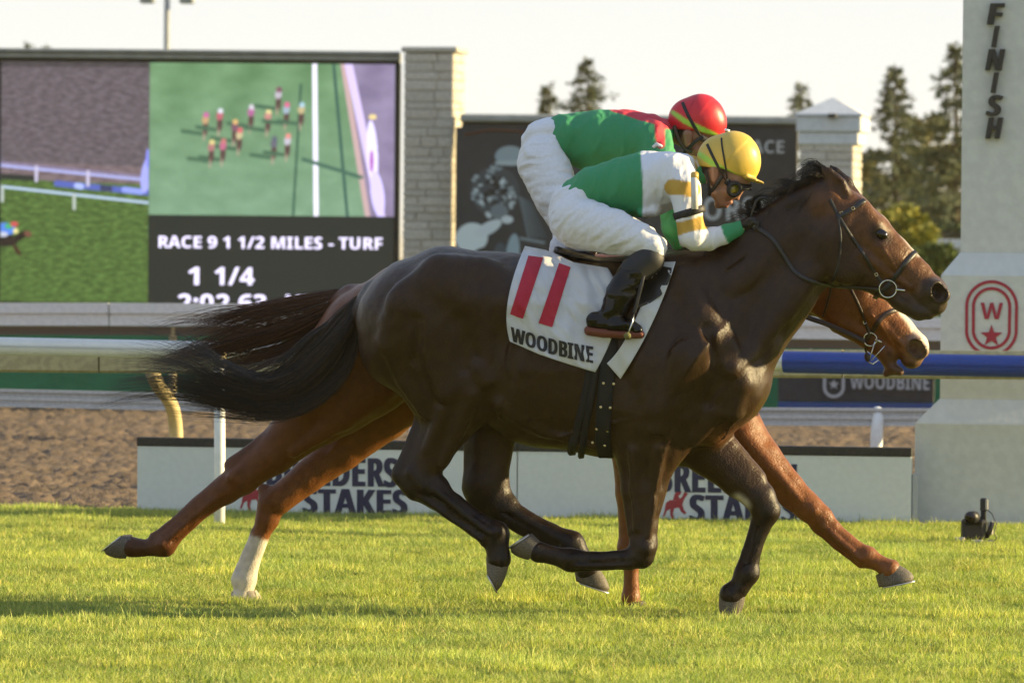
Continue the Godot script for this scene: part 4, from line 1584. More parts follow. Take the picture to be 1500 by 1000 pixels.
	d.chain([[1372, 450, 1.6, .07, 1.0], [1342, 449, 1.4, .066, 1.0], [1316, 434, 1.2, .064, 1]], 4, 4, true, 1)  # mouth
	d.chain([[1292, 344, 7, .106, .8]], 5, 1, true, 1)                               # eye socket
	# ears, cupped
	for s in [1.0, -1.0]:
		var dx := 0.0 if s > 0 else 10.0
		d.chain([[1238 + dx, 296, 17, .045 * s, .8], [1226 + dx, 272, 15, .06 * s, .6], [1214 + dx, 254, 9, .065 * s, .6], [1205 + dx, 242, 2.5, .066 * s, .8]], 5, 1)
		d.chain([[1236 + dx, 286, 6.5, .088 * s, .6], [1225 + dx, 270, 7.5, .089 * s, .55], [1212 + dx, 253, 2.5, .081 * s, .6]], 3, 2, false, 1)
	# muscles that show under the skin
	d.relief([[1004, 405, 16], [1030, 470, 20], [1052, 535, 20]], .5, .014, 9, 0, true)                 # front edge of the shoulder blade
	d.relief([[940, 470, 26], [955, 535, 32], [965, 590, 26]], .4, .014, 10, 0, true)                    # triceps
	d.relief([[1000, 520, 18], [985, 580, 18], [962, 625, 14]], .45, .010, 8, 0, true)
	d.relief([[1062, 505, 18], [1082, 560, 20], [1074, 600, 18]], .7, .014, 8, 0, true)                  # point of the shoulder
	d.relief([[1050, 600, 16], [1015, 640, 14]], .7, .012, 7, 0, true)
	d.relief([[1190, 400, 13], [1148, 452, 15], [1104, 508, 16], [1072, 540, 14]], .6, .012, 9, 0, true)  # neck strap muscle
	d.relief([[1178, 336, 16], [1120, 380, 20], [1064, 424, 22]], .5, .010, 11, 0, true)
	d.relief([[700, 402, 24], [646, 404, 28], [596, 436, 24]], .7, .009, 24, 0, true)                    # croup
	d.relief([[586, 452, 18], [574, 500, 18], [596, 556, 15], [624, 604, 11]], .7, .012, 17, 0)            # back of the thigh
	d.relief([[628, 470, 26], [634, 525, 26], [650, 570, 20]], .5, .012, 14, 0)
	d.relief([[690, 440, 22], [706, 478, 22], [714, 520, 17]], .7, .018, 9, 0)                            # front edge of the thigh
	d.relief([[704, 540, 17], [712, 556, 13]], .9, .020, 7, 0)                                            # stifle
	d.relief([[690, 575, 15], [668, 630, 12], [646, 680, 8]], .8, .012, 6, 0)
	d.relief([[650, 600, 11], [628, 656, 9]], .8, .010, 5, 0)
	for k in 8:                                                                                             # ribs
		var rx := 748.0 + k * 20.0
		d.relief([[rx + 12, 450, 7], [rx, 540, 7], [rx - 14, 610, 5]], .5, .004, 6, 0)
	d.relief([[735, 590, 12], [800, 630, 11], [870, 650, 9]], .8, .010, 9, 0)
	d.relief([[1226, 350, 30], [1236, 388, 24]], .35, .010, 7, 0, true)                                   # round of the cheek
	d.relief([[1262, 372, 7], [1300, 398, 6], [1336, 420, 5]], .8, .006, 6, 2, true)
	# joints and sinews
	d.relief([[727, 778, 9]], .8, .009, 4, 1)
	d.relief([[604, 692, 10], [620, 712, 9]], .8, .010, 5, 1)
	d.relief([[946, 803, 10]], .8, .010, 4, 1)
	d.relief([[836, 819, 9]], .8, .008, 4, 1)
	d.relief([[966, 655, 11], [958, 720, 8], [950, 785, 5]], .8, .010, 5, 0)
	d.relief([[930, 660, 10], [930, 720, 7], [933, 775, 5]], .8, .010, 5, 0)
	d.relief([[636, 716, 6], [680, 752, 5], [718, 780, 6]], .9, .006, 4, 1)
	d.relief([[614, 726, 5], [660, 758, 4.5], [706, 790, 5]], .9, .007, 4, 1)
	d.relief([[926, 827, 5], [880, 829, 4.5], [842, 828, 5]], .9, .006, 4, 1)
	# veins
	d.relief([[985, 625, 2], [968, 680, 2], [956, 740, 1.8]], 1.0, .004, 2.5, 0)
	d.relief([[700, 590, 2], [676, 640, 2], [640, 692, 1.8]], 1.0, .004, 2.5, 0)
	d.relief([[1064, 560, 2], [1040, 600, 2], [1020, 655, 2]], 1.0, .004, 2.5, 0)
	d.relief([[820, 640, 2], [870, 625, 2], [930, 612, 2]], 1.0, .004, 2.5, 0)
	d.relief([[1296, 366, 1.6], [1312, 392, 1.6], [1324, 420, 1.4]], 1.0, .004, 2.5, 2)
	d.relief([[1036, 480, 5], [1050, 545, 5], [1036, 590, 4]], 1.0, -.007, 12, -1)
	d.relief([[672, 470, 5], [680, 540, 5]], 1.0, -.006, 12, -1)
	d.relief([[612, 470, 5], [610, 530, 5], [636, 590, 4]], 1.0, -.007, 11, -1)
	# colour patches: black crest and topline, dark face front, little white star
	d.chain([[1322, 330, 7, 0, 2.2], [1300, 308, 8, 0, 2.4]], 5, 5, false, 2)
	d.chain([[1345, 372, 3, 0, 3], [1325, 345, 3.5, 0, 3]], 5, 5, false, 2)
	d.chain([[1375, 448, 30, 0, 2]], 22, 3, false, 2)
	d.chain([[1286, 340, 12, .095, .8], [1300, 347, 11, .092, .8]], 8, 1, true, 2)
	d.chain([[1090, 738, 9, -.085, .8], [1082, 732, 9, -.085, .8]], 6, 5, false, 2)
	f.tint_noise = FastNoiseLite.new()
	f.tint_noise.seed = 5
	f.tint_noise.frequency = 22.0
	f.tint_noise.fractal_octaves = 4
	f.tint = 0.35
	folds(d, .005, .5, 8.0, .45, 24)
	return d

# a hoof between its coronet and its sole, each given by heel and toe in the drawing
func hoof(parent: Node3D, pts: Array, z: float, m: Material, shoe_mat: Material, wide := 0.05) -> void:
	var ch := at(pts[0], pts[1], z)
	var ct := at(pts[2], pts[3], z)
	var sh0 := at(pts[4], pts[5], z)
	var st0 := at(pts[6], pts[7], z)
	var side := Vector3(0, 0, 1)
	var st := SurfaceTool.new()
	st.begin(Mesh.PRIMITIVE_TRIANGLES)
	var rings := []
	var n := 22
	for lv in 7:
		var t := lv / 5.0
		if lv == 6: t = 1.0
		var heel := ch.lerp(sh0, t)
		var tip := ct.lerp(st0, t)
		var swell := .10 * sin(PI * clampf(t, 0.0, 1.0)) + (-.07 if lv >= 5 else 0.0)
		tip += (tip - heel) * swell
		var c := (heel + tip) * 0.5
		var fwd := (tip - heel) * 0.5
		var grow := lerpf(0.84, 1.0, t) + (0.05 if lv == 0 else 0.0)
		var shut := 1.0
		if lv == 6: shut = 0.02
		var ring := []
		for i in n:
			var a := TAU * i / n
			var x := cos(a)
			var y := sin(a)
			ring.append(c + (fwd * x + side * (y * wide * grow * (1.0 - 0.15 * maxf(x, 0.0)))) * shut * (1.0 + 0.012 * sin(t * 34.0) * float(lv > 0 and lv < 5)))
		rings.append(ring)
	for lv in 6:
		for i in n:
			var j := (i + 1) % n
			quad(st, rings[lv][i], rings[lv][j], rings[lv + 1][j], rings[lv + 1][i])
	st.generate_normals()
	var h := part(parent, "hoof", st.commit(), m)
	# the racing plate: a thin open ring under the wall
	var sh := SurfaceTool.new()
	sh.begin(Mesh.PRIMITIVE_TRIANGLES)
	var prev := []
	var mid := (sh0 + st0) * 0.5
	var along := (st0 - sh0) * 0.5
	var down := side.cross(along).normalized()
	if down.dot(mid - (ch + ct) * 0.5) < 0.0: down = -down
	for i in 25:
		var a := lerpf(-2.5, 2.5, i / 24.0)
		var o := mid + along * cos(a) + side * (sin(a) * wide * (1.0 - 0.15 * maxf(cos(a), 0.0)))
		var inn := mid + (o - mid) * 0.72
		var row := [o, o + down * 0.006, inn + down * 0.006, inn]
		if i > 0:
			for k in 4: quad(sh, prev[k], row[k], row[(k + 1) % 4], prev[(k + 1) % 4])
		prev = row
	sh.generate_normals()
	part(h, "horseshoe", sh.commit(), shoe_mat)

func quad(st: SurfaceTool, a: Vector3, b: Vector3, c: Vector3, d: Vector3) -> void:
	st.add_vertex(a); st.add_vertex(b); st.add_vertex(c)
	st.add_vertex(a); st.add_vertex(c); st.add_vertex(d)

func ball(parent: Node3D, called: String, p: Vector3, r: Vector3, m: Material, turn := 0.0) -> MeshInstance3D:
	var s := SphereMesh.new()
	s.radius = 1.0
	s.height = 2.0
	s.radial_segments = 20
	s.rings = 12
	return part(parent, called, s, m, Transform3D(Basis(Vector3(0, 0, 1), turn) * Basis.from_scale(r), p))

# hair: strands that run along and between guide curves; guides are lists of world points of equal length
func strands(guides: Array, count: int, width: float, spread: float, fray: float, sd: int, cols: Array) -> ArrayMesh:
	var r := RandomNumberGenerator.new()
	r.seed = sd
	var V := PackedVector3Array()
	var C := PackedColorArray()
	var I := PackedInt32Array()
	var gn := guides.size()
	var m: int = guides[0].size()
	var wob := FastNoiseLite.new()
	wob.seed = sd
	wob.frequency = 0.6
	var locks := []
	for k in maxi(8, count / 45): locks.append([Vector3(r.randfn(), r.randfn(), r.randfn()), Vector3(r.randfn(), r.randfn(), r.randfn()), r.randf_range(.5, 1.0), r.randi() % gn, r.randf()])
	for s in count:
		var ga := r.randi() % gn
		var gb := mini(ga + 1, gn - 1)
		var u := r.randf()
		# strands hang together in locks that part towards their ends
		var lk: Array = locks[r.randi() % locks.size()]
		var off: Vector3 = Vector3(r.randfn(), r.randfn(), r.randfn()) * spread * .45 + lk[0] * spread
		var drift: Vector3 = Vector3(r.randfn(), r.randfn(), r.randfn()) * fray * .35 + lk[1] * fray
		var reach: float = clampf(lk[2] + r.randf_range(-.14, .1), .3, 1.0)
		if r.randf() < .75:
			ga = lk[3]
			gb = mini(ga + 1, gn - 1)
			u = clampf(lk[4] + r.randfn() * .12, 0.0, 1.0)
		var w := width * r.randf_range(0.6, 1.3)
		var col: Color = cols[r.randi() % cols.size()]
		var steps := 14
		var prev := Vector3.ZERO
		for k in steps + 1:
			var t := reach * k / steps
			var x := t * (m - 1)
			var i := mini(int(x), m - 2)
			var fr := x - i
			var a := spline(guides[ga], i, fr)
			var b := spline(guides[gb], i, fr)
			var p := a.lerp(b, u) + off * (0.3 + 0.7 * minf(1.0, t * 3.0)) + drift * t * t
			p += Vector3(wob.get_noise_2d(s * 9.1, t * 4.0), wob.get_noise_2d(s * 9.1 + 300.0, t * 4.0), wob.get_noise_2d(s * 9.1 + 700.0, t * 4.0)) * fray * 0.9 * t
			var dir := (p - prev).normalized() if k > 0 else Vector3.RIGHT
			prev = p
			var n1 := dir.cross(Vector3(0.3, 0.2, 1.0)).normalized()
			var n2 := dir.cross(n1)
			var ww := w * (1.0 - 0.85 * pow(float(k) / steps, 3.0))
			for q in 3:
				var an := TAU * q / 3.0
				V.append(p + (n1 * cos(an) + n2 * sin(an)) * ww)
				C.append(col)
			if k > 0:
				var b0 := V.size() - 6
				for q in 3:
					var q2 := (q + 1) % 3
					I.append_array(PackedInt32Array([b0 + q, b0 + 3 + q, b0 + 3 + q2, b0 + q, b0 + 3 + q2, b0 + q2]))
	var a := []
	a.resize(Mesh.ARRAY_MAX)
	a[Mesh.ARRAY_VERTEX] = V
	a[Mesh.ARRAY_COLOR] = C
	a[Mesh.ARRAY_INDEX] = I
	var me := ArrayMesh.new()
	me.add_surface_from_arrays(Mesh.PRIMITIVE_TRIANGLES, a)
	var st := SurfaceTool.new()
	st.create_from(me, 0)
	st.generate_normals()
	return st.commit()

func spline(g: Array, i: int, fr: float) -> Vector3:
	var p0: Vector3 = g[maxi(i - 1, 0)]
	var p1: Vector3 = g[i]
	var p2: Vector3 = g[i + 1]
	var p3: Vector3 = g[mini(i + 2, g.size() - 1)]
	return p1.cubic_interpolate(p2, p0, p3, fr)

func guide(pts: Array, z0: float) -> Array:
	var out := []
	for p in pts: out.append(at(p[0], p[1], z0 + p[2]))
	return out

func hair_material() -> StandardMaterial3D:
	var m := mat(Color.WHITE, 0.45)
	m.albedo_color = Color.WHITE
	m.vertex_color_use_as_albedo = true
	m.metallic_specular = 0.5
	return m

func dark_horse(coat: Material, hair: Material) -> Draw:
	var d := dark_horse_drawing()
	var h := thing("race_horse", at(900, 897, 0.0), "dark bay racehorse nearest the camera, galloping with number 11 cloth", "horse", "racehorses at the finish")
	part(h, "body", net_mesh(join(d.f.net_two(0.0115, 0.006, at(1222, 300, 0).x)), coat), coat)
	var black := Color(.010, .0085, .008)
	var brown := Color(.03, .019, .013)
	var hoof_mat := rough_mat(Color(.115, .095, .072), .45, 9.0, .6, .05, .5)
	var shoe := mat(Color(.55, .55, .56), .35, .9)
	hoof(h, [712, 815, 748, 814, 713, 838, 729, 868], .14, hoof_mat, shoe)
	hoof(h, [841, 832, 878, 833, 844, 851, 893, 868], -.14, hoof_mat, shoe)
	hoof(h, [795, 797, 774, 820, 779, 781, 745, 804], .12, hoof_mat, shoe)
	hoof(h, [1054, 867, 1092, 874, 1053, 894, 1076, 911], -.13, hoof_mat, shoe)
	var eye_mat := mat(Color(.008, .005, .004), .06)
	for s in [1.0, -1.0]: ball(h, "eye", at(1292, 343, .084 * s), Vector3(.030, .022, .020), eye_mat, -0.45)
	# tail
	var g := [
		guide([[536, 428, 0], [508, 448, .02], [472, 486, .03], [430, 530, .03], [385, 556, .03], [330, 538, .03], [270, 506, .02], [192, 483, .02]], 0),
		guide([[534, 430, .02], [512, 472, .05], [478, 520, .06], [435, 560, .06], [380, 572, .06], [325, 556, .06], [260, 530, .06], [178, 518, .07]], 0),
		guide([[530, 440, -.02], [516, 495, -.01], [488, 545, .0], [435, 582, .02], [380, 588, .02], [320, 572, .02], [250, 553, .02], [142, 566, .02]], 0),
		guide([[528, 446, .0], [521, 510, .0], [494, 560, .02], [440, 594, .04], [380, 598, .04], [310, 583, .04], [240, 570, .04], [152, 582, .04]], 0)]
	part(h, "tail", strands(g, 2500, .0013, .008, .056, 11, [black, black, brown, Color(.02, .014, .011), Color(.06, .04, .028)]), hair)
	var loose := [
		guide([[500, 470, .02], [450, 500, .03], [410, 518, .03], [370, 522, .03], [335, 535, .03]], 0),
		guide([[505, 460, .02], [455, 490, .03], [415, 530, .03], [380, 548, .03], [345, 545, .03]], 0)]
	part(h, "tail_wisp", strands(loose, 120, .0011, .012, .03, 17, [black, brown]), hair)
	# mane, blown back from the crest
	var mg := []
	for k in 11:
		var t := k / 10.0
		var x := lerpf(1094, 1212, t)
		var y := lerpf(330, 262, t) - 5.0 * sin(t * PI)
		mg.append(guide([[x + 5, y + 9, .0], [x - 4, y - 6, .02], [x - 22, y - 10 - 5 * t, .035], [x - 46, y + 4 - 3 * t, .045]], 0))
	var mm := strands(mg, 760, .0017, .011, .030, 12, [black, black, brown])
	part(h, "mane", mm, hair)
	var low := []
	for k in 8:
		var t := k / 7.0
		var x := lerpf(1000, 1110, t)
		var y := lerpf(376, 326, t)
		low.append(guide([[x + 4, y + 3, .0], [x - 12, y + 1, .03], [x - 34, y + 12, .06], [x - 58, y + 24, .09]], 0))
	part(h, "mane", strands(low, 700, .0014, .010, .016, 16, [black, black, brown]), hair)
	var side := []
	for k in 10:
		var t := k / 9.0
		var x := lerpf(1030, 1200, t)
		var y := lerpf(366, 276, t)
		side.append(guide([[x, y, .02], [x - 8, y + 4, .05], [x - 24, y + 26, .085 - .02 * t], [x - 44, y + 50, .10 - .02 * t]], 0))
	part(h, "mane", strands(side, 1100, .0015, .010, .02, 13, [black, black, brown]), hair)
	var curls := [
		guide([[1216, 270, .0], [1204, 250, .02], [1190, 240, .02], [1178, 250, .02], [1180, 268, .02]], 0),
		guide([[1216, 272, .0], [1196, 262, .03], [1182, 270, .03], [1178, 282, .03], [1186, 292, .03]], 0),
		guide([[1118, 320, .0], [1104, 304, .03], [1100, 294, .04], [1110, 290, .04], [1128, 300, .04]], 0),
		guide([[1122, 318, .0], [1108, 300, .02], [1108, 290, .03], [1124, 288, .03], [1140, 304, .03]], 0)]
	part(h, "forelock", strands([curls[0], curls[1]], 140, .0012, .012, .02, 14, [black, brown]), hair)
	part(h, "mane", strands([curls[2], curls[3]], 260, .0014, .008, .012, 15, [black]), hair)
	return d

func chestnut_drawing(z0: float) -> Draw:
	var d := Draw.new(self, z0)
	var f := d.f
	# 0 chestnut, 1 darker chestnut, 2 bright chestnut, 3 pink muzzle, 4 inside of nostril, 5 white
	f.palette = PackedColorArray([Color(.128, .044, .0145), Color(.066, .025, .0105), Color(.195, .070, .022), Color(.11, .062, .042), Color(.006, .003, .003), Color(.62, .55, .45), Color(.32, .22, .16)])
	d.chain([[640, 480, 100, 0, .85], [720, 482, 104, 0, .8], [800, 500, 130, 0, .72], [900, 510, 136, 0, .68], [984, 512, 128, 0, .65], [1030, 520, 90, 0, .84]], 24, 0)
	d.chain([[1030, 530, 86, 0, .9], [1070, 565, 48, .03, 1.9]], 26, 0)
	d.chain([[650, 440, 62, 0, 1.8], [590, 446, 58, 0, 2.0], [545, 456, 42, 0, 2.2], [518, 462, 34, 0, 2.2]], 22, 0)
	d.chain([[600, 475, 72, .12, .95], [530, 500, 66, .13, .95], [490, 536, 60, .13, .9]], 24, 0, true)
	d.chain([[512, 432, 16, 0, 1.2], [490, 440, 10, 0, 1.1]], 12, 1)
	# near hind leg, stretched out behind
	d.chain([[560, 520, 74, .14, .8], [490, 575, 62, .14, .75], [452, 612, 46, .14, .8], [402, 664, 30, .14, .85], [360, 696, 24, .14, .85]], 16, 0)
	d.chain([[540, 560, 52, .17, .7], [480, 620, 24, .16, .8]], 14, 0)
	d.chain([[410, 628, 10, .14, .9], [340, 680, 11, .14, .8]], 8, 1)
	d.chain([[345, 684, 14, .14, .8], [349, 702, 25, .14, .78], [330, 718, 20, .14, .8]], 9, 0)
	d.chain([[330, 716, 20, .14, .8], [293, 744, 17, .14, .8], [262, 774, 15, .14, .85], [240, 796, 18, .14, .9]], 7, 0)
	d.chain([[316, 716, 10, .14, .9], [270, 752, 8, .14, .9], [228, 788, 9, .14, 1.0]], 5, 1)
	d.chain([[240, 798, 17, .14, .95], [214, 803, 12, .14, 1.0], [192, 801, 16.5, .14, .9]], 7, 1)
	d.chain([[226, 786, 7, .14, 1.0]], 5, 1)
	# far hind leg with the white sock
	d.chain([[620, 540, 62, -.14, .8], [560, 604, 42, -.14, .8], [500, 660, 30, -.14, .85], [450, 698, 24, -.11, .85], [408, 732, 22, -.08, .8]], 16, 2)
	d.chain([[386, 716, 9, -.08, .8], [396, 738, 20, -.08, .78], [392, 760, 17, -.08, .85]], 8, 0)
	d.chain([[392, 758, 16, -.08, .85], [381, 786, 13.5, -.08, .9], [368, 820, 13.5, -.08, .9], [359, 848, 16.5, -.08, .95]], 7, 2)
	d.chain([[374, 780, 7, -.08, .9], [352, 830, 7, -.08, .9], [346, 850, 9, -.08, .95]], 5, 0)
	d.chain([[359, 850, 16, -.08, .95], [357, 866, 14.5, -.08, 1.0], [356, 872, 17, -.08, 1.0]], 7, 2)
	d.chain([[371, 812, 30, -.08, 1.0], [355, 880, 34, -.08, 1.0]], 2.2, 5, false, 2)
	# shoulders
	d.chain([[1000, 430, 56, .12, .6], [1050, 560, 50, .13, .7]], 22, 0, true)
	d.chain([[965, 600, 62, .15, .62], [960, 632, 44, .14, .8]], 22, 0, true)
	# far fore leg, on the ground
	d.chain([[945, 610, 56, -.13, .75], [932, 660, 36, -.13, .85], [927, 720, 25, -.13, .9], [924, 775, 17, -.13, .95], [923, 800, 18, -.13, .95]], 14, 2)
	d.chain([[922, 802, 17, -.13, .95], [925, 830, 11.5, -.13, .95], [925, 858, 11.5, -.13, .95], [924, 876, 14, -.13, .95], [926, 890, 13, -.13, 1.0]], 7, 2)
	# near fore leg, reaching forward
	d.chain([[1030, 580, 62, .13, .75], [1075, 632, 44, .13, .8], [1114, 672, 31, .13, .85], [1152, 712, 24, .13, .9], [1184, 742, 20, .13, .92]], 14, 2)
	d.chain([[1100, 630, 12, .13, 1.0], [1140, 680, 11, .13, 1.0], [1176, 722, 8, .13, 1.0]], 7, 0)
	d.chain([[1180, 740, 20, .13, .92], [1200, 756, 18.5, .13, .92]], 6, 2)
	d.chain([[1202, 758, 16, .13, .92], [1230, 784, 12.5, .13, .92], [1256, 806, 12.5, .13, .92], [1270, 815, 15, .13, .95]], 7, 2)
	d.chain([[1196, 772, 8, .13, .9], [1226, 798, 6.5, .13, .9], [1262, 824, 8, .13, .95]], 5, 0)
	d.chain([[1270, 815, 14.5, .13, .95], [1292, 827, 12, .13, 1.0], [1303, 834, 16.5, .13, .9]], 6, 2)
	d.chain([[330, 730, 2.5, .18, 1.0], [250, 792, 2.5, .175, 1.0]], 4, -1, false, 1)
	d.chain([[1208, 772, 2.5, .165, 1.0], [1258, 814, 2.5, .165, 1.0]], 4, -1, false, 1)
	d.chain([[540, 606, 2.0, -.01, 1.0], [500, 642, 2.0, -.04, 1.0], [455, 694, 1.6, -.07, 1.0]], 4, 2)
	d.chain([[1276, 456, 1.6, .08, 1.0], [1298, 480, 1.6, .064, 1.0]], 3, 2, true)
	# neck and head
	d.chain([[1020, 460, 92, 0, .66], [1090, 430, 78, 0, .5], [1150, 400, 66, 0, .45], [1190, 380, 56, 0, .48]], 22, 0)
	d.chain([[1190, 372, 44, 0, .9], [1222, 410, 44, 0, .9], [1248, 432, 38, 0, .95]], 9, 0)
	d.chain([[1216, 428, 40, .04, .6], [1238, 450, 34, .045, .6]], 9, 0, true)
	d.chain([[1248, 434, 38, 0, .9], [1284, 462, 33, 0, .78], [1316, 488, 26, 0, .76], [1338, 508, 21, 0, .95]], 9, 2)
	d.chain([[1240, 462, 30, 0, .9], [1272, 486, 23, 0, .85], [1302, 514, 18, 0, .95]], 8, 0)
	d.chain([[1340, 508, 20, 0, 1.0], [1336, 524, 16, 0, 1.2]], 7, 3)
	d.chain([[1298, 516, 13, 0, 1.1], [1306, 538, 9, 0, 1.4], [1318, 544, 6.5, 0, 1.7]], 4, 3)
	d.chain([[1309, 541, 8, 0, 1.4], [1299, 547, 5.5, 0, 1.5]], 4, 3)
	d.chain([[1341, 507, 16, .05, .9], [1350, 514, 11.5, .05, 1.0]], 5, 6, true)
	d.chain([[1341, 508, 10.5, .074, .8], [1346, 515, 9.5, .072, .8], [1339, 510, 7, .048, 1.0]], 2.5, 4, true, 1)
	d.chain([[1342, 539, 1.5, .05, 1.5], [1322, 533, 1.8, .05, 1.5], [1302, 518, 1.2, .06, 1.5]], 3, 4, true, 1)
	d.chain([[1262, 424, 12, .068, .9]], 8, 0, true)
	d.relief([[520, 500, 26], [480, 560, 22], [450, 604, 18]], .7, .014, 9, 0)
	d.relief([[560, 560, 26], [500, 610, 20], [430, 660, 11]], .6, .012, 8, 0)
	d.relief([[340, 700, 9], [352, 690, 8]], .8, .010, 4, 0)
	d.relief([[236, 797, 8]], .8, .008, 4, 0)
	d.relief([[316, 730, 5], [280, 760, 4.5], [246, 790, 5]], .9, .006, 4, 0)
	d.relief([[1090, 640, 14], [1130, 686, 11], [1170, 730, 7]], .8, .012, 6, 2)
	d.relief([[1060, 650, 11], [1110, 706, 8], [1160, 746, 5]], .8, .010, 5, 0)
	d.relief([[1192, 748, 9]], .8, .010, 4, 2)
	d.relief([[1206, 770, 5], [1260, 818, 5]], .9, .006, 4, 0)
	d.relief([[1230, 470, 9], [1266, 488, 6]], .8, .006, 6, 0)
	d.relief([[1272, 462, 6], [1304, 486, 5], [1326, 506, 4]], .8, .006, 5, 2)
	d.relief([[1278, 462, 1.6], [1296, 484, 1.6], [1308, 504, 1.4]], 1.0, .004, 2.5, 2)
	for s in [1.0, -1.0]:
		d.chain([[1196, 348, 16, .045 * s, .8], [1184, 326, 14, .06 * s, .6], [1170, 302, 3, .066 * s, .8]], 5, 1)
	d.chain([[1318, 446, 10, 0, 1.8], [1342, 480, 9.5, 0, 2.0], [1360, 508, 9, 0, 2.0]], 4, 5, false, 2)
	f.tint_noise = FastNoiseLite.new()
	f.tint_noise.seed = 8
	f.tint_noise.frequency = 22.0
	f.tint_noise.fractal_octaves = 4
	f.tint = 0.3
	folds(d, .005, .5, 8.0, .45, 24)
	return d

func chestnut_horse(coat: Material, hair: Material, z0: float) -> Draw:
	var d := chestnut_drawing(z0)
	var h := thing("race_horse", at(850, 878, z0), "chestnut racehorse with a white hind sock and blaze, half hidden behind the dark bay", "horse", "racehorses at the finish")
	part(h, "body", net_mesh(join(d.f.net_two(0.0150, 0.0068, at(1225, 300, z0).x)), coat), coat)
	var hoof_mat := rough_mat(Color(.12, .10, .078), .45, 9.0, .6, .05, .5, 3)
	var pale := rough_mat(Color(.4, .34, .26), .3, 12.0, .6, .05, .4, 4)
	var shoe := mat(Color(.55, .55, .56), .35, .9)
	hoof(h, [193, 783, 184, 818, 181, 783, 149, 808], z0 + .14, hoof_mat, shoe)
	hoof(h, [338, 866, 375, 864, 338, 886, 384, 889], z0 - .08, pale, shoe)
	hoof(h, [908, 882, 944, 880, 908, 898, 950, 899], z0 - .13, hoof_mat, shoe)
	hoof(h, [1283, 843, 1317, 827, 1288, 860, 1341, 850], z0 + .13, hoof_mat, shoe)
	var eye_mat := mat(Color(.008, .005, .004), .06)
	for s in [1.0, -1.0]: ball(h, "eye", at(1262, 434, z0 + .08 * s), Vector3(.025, .022, .018), eye_mat, -0.5)
	var a := Color(.075, .030, .013)
	var b := Color(.12, .05, .02)
	var c := Color(.035, .016, .009)
	var g := [
		guide([[514, 424, 0], [480, 430, 0], [440, 438, 0], [395, 448, 0], [350, 460, 0], [305, 476, 0], [262, 494, 0], [215, 520, 0]], z0),
		guide([[512, 430, .02], [478, 442, .03], [440, 454, .03], [395, 466, .03], [350, 480, .03], [305, 496, .03], [262, 512, .03], [225, 530, .03]], z0),
		guide([[506, 440, .02], [476, 456, .03], [440, 474, .03], [400, 488, .03], [355, 500, .03], [315, 512, .03], [275, 524, .03], [235, 540, .03]], z0),
		guide([[500, 448, 0], [476, 476, 0], [445, 496, 0], [410, 512, 0], [375, 524, 0], [340, 532, 0], [300, 536, 0], [260, 548, 0]], z0)]
	part(h, "tail", strands(g, 1500, .0013, .011, .048, 21, [a, a, b, c]), hair)
	var mg := []
	for k in 8:
		var t := k / 7.0
		var x := lerpf(1000, 1180, t)
		var y := lerpf(372, 330, t)
		mg.append(guide([[x, y + 6, 0], [x - 10, y, .02], [x - 26, y + 4, .03], [x - 44, y + 14, .03]], z0))
	part(h, "mane", strands(mg, 500, .0016, .012, .02, 22, [a, b, c]), hair)
	return d
# ------------------------------------------------------------------ straps, cloths and other things laid on a body
func on_body(f: Field, px: float, py: float, side := 1.0, z_mid := 0.0) -> Vector3:
	var p := at(px, py, z_mid + 0.2 * side)
	for n in 2:
		var zc := z_mid + heading * p.x
		var z := f.surface_z(p.x, p.y, zc + 0.6 * side, zc)
		p = at_flat(px, py, z)
	return p

# a flat band of leather through points, its flat side towards the given normals
func band(pts: PackedVector3Array, nor: PackedVector3Array, width: float, thick: float) -> ArrayMesh:
	var st := SurfaceTool.new()
	st.begin(Mesh.PRIMITIVE_TRIANGLES)
	var prev := []
	var n := pts.size()
	for i in n:
		var t := (pts[mini(i + 1, n - 1)] - pts[maxi(i - 1, 0)]).normalized()
		var s := t.cross(nor[i]).normalized() * width * 0.5
		var u := nor[i].normalized() * thick
		var p := pts[i]
		var row := [p - s, p - s * 0.8 + u, p + s * 0.8 + u, p + s, p - u * 0.5]
		if i > 0:
			for k in 5: quad(st, prev[k], row[k], row[(k + 1) % 5], prev[(k + 1) % 5])
		prev = row
	st.generate_normals()
	return st.commit()

func smooth_line(pts: Array, per := 6) -> Array:      # 2-D drawing points through a spline
	var out := []
	for i in pts.size() - 1:
		for k in per:
			var fr := float(k) / per
			var p1 := Vector2(pts[i][0], pts[i][1])
			var p2 := Vector2(pts[i + 1][0], pts[i + 1][1])
			var p0 := Vector2(pts[maxi(i - 1, 0)][0], pts[maxi(i - 1, 0)][1])
			var p3 := Vector2(pts[mini(i + 2, pts.size() - 1)][0], pts[mini(i + 2, pts.size() - 1)][1])
			out.append(p1.cubic_interpolate(p2, p0, p3, fr))
	out.append(Vector2(pts[-1][0], pts[-1][1]))
	return out

func strap_on(parent: Node3D, called: String, f: Field, pts: Array, width: float, thick: float, m: Material, z_mid := 0.0, side := 1.0, lift := 0.002) -> MeshInstance3D:
	var P := PackedVector3Array()
	var N := PackedVector3Array()
	for q in smooth_line(pts, 5):
		var p := on_body(f, q.x, q.y, side, z_mid)
		var nn := f.normal_at(p)
		nn = (nn + Vector3(0, 0, 0.25 * side)).normalized()
		P.append(p + nn * lift)
		N.append(nn)
	return part(parent, called, band(P, N, width, thick), m)

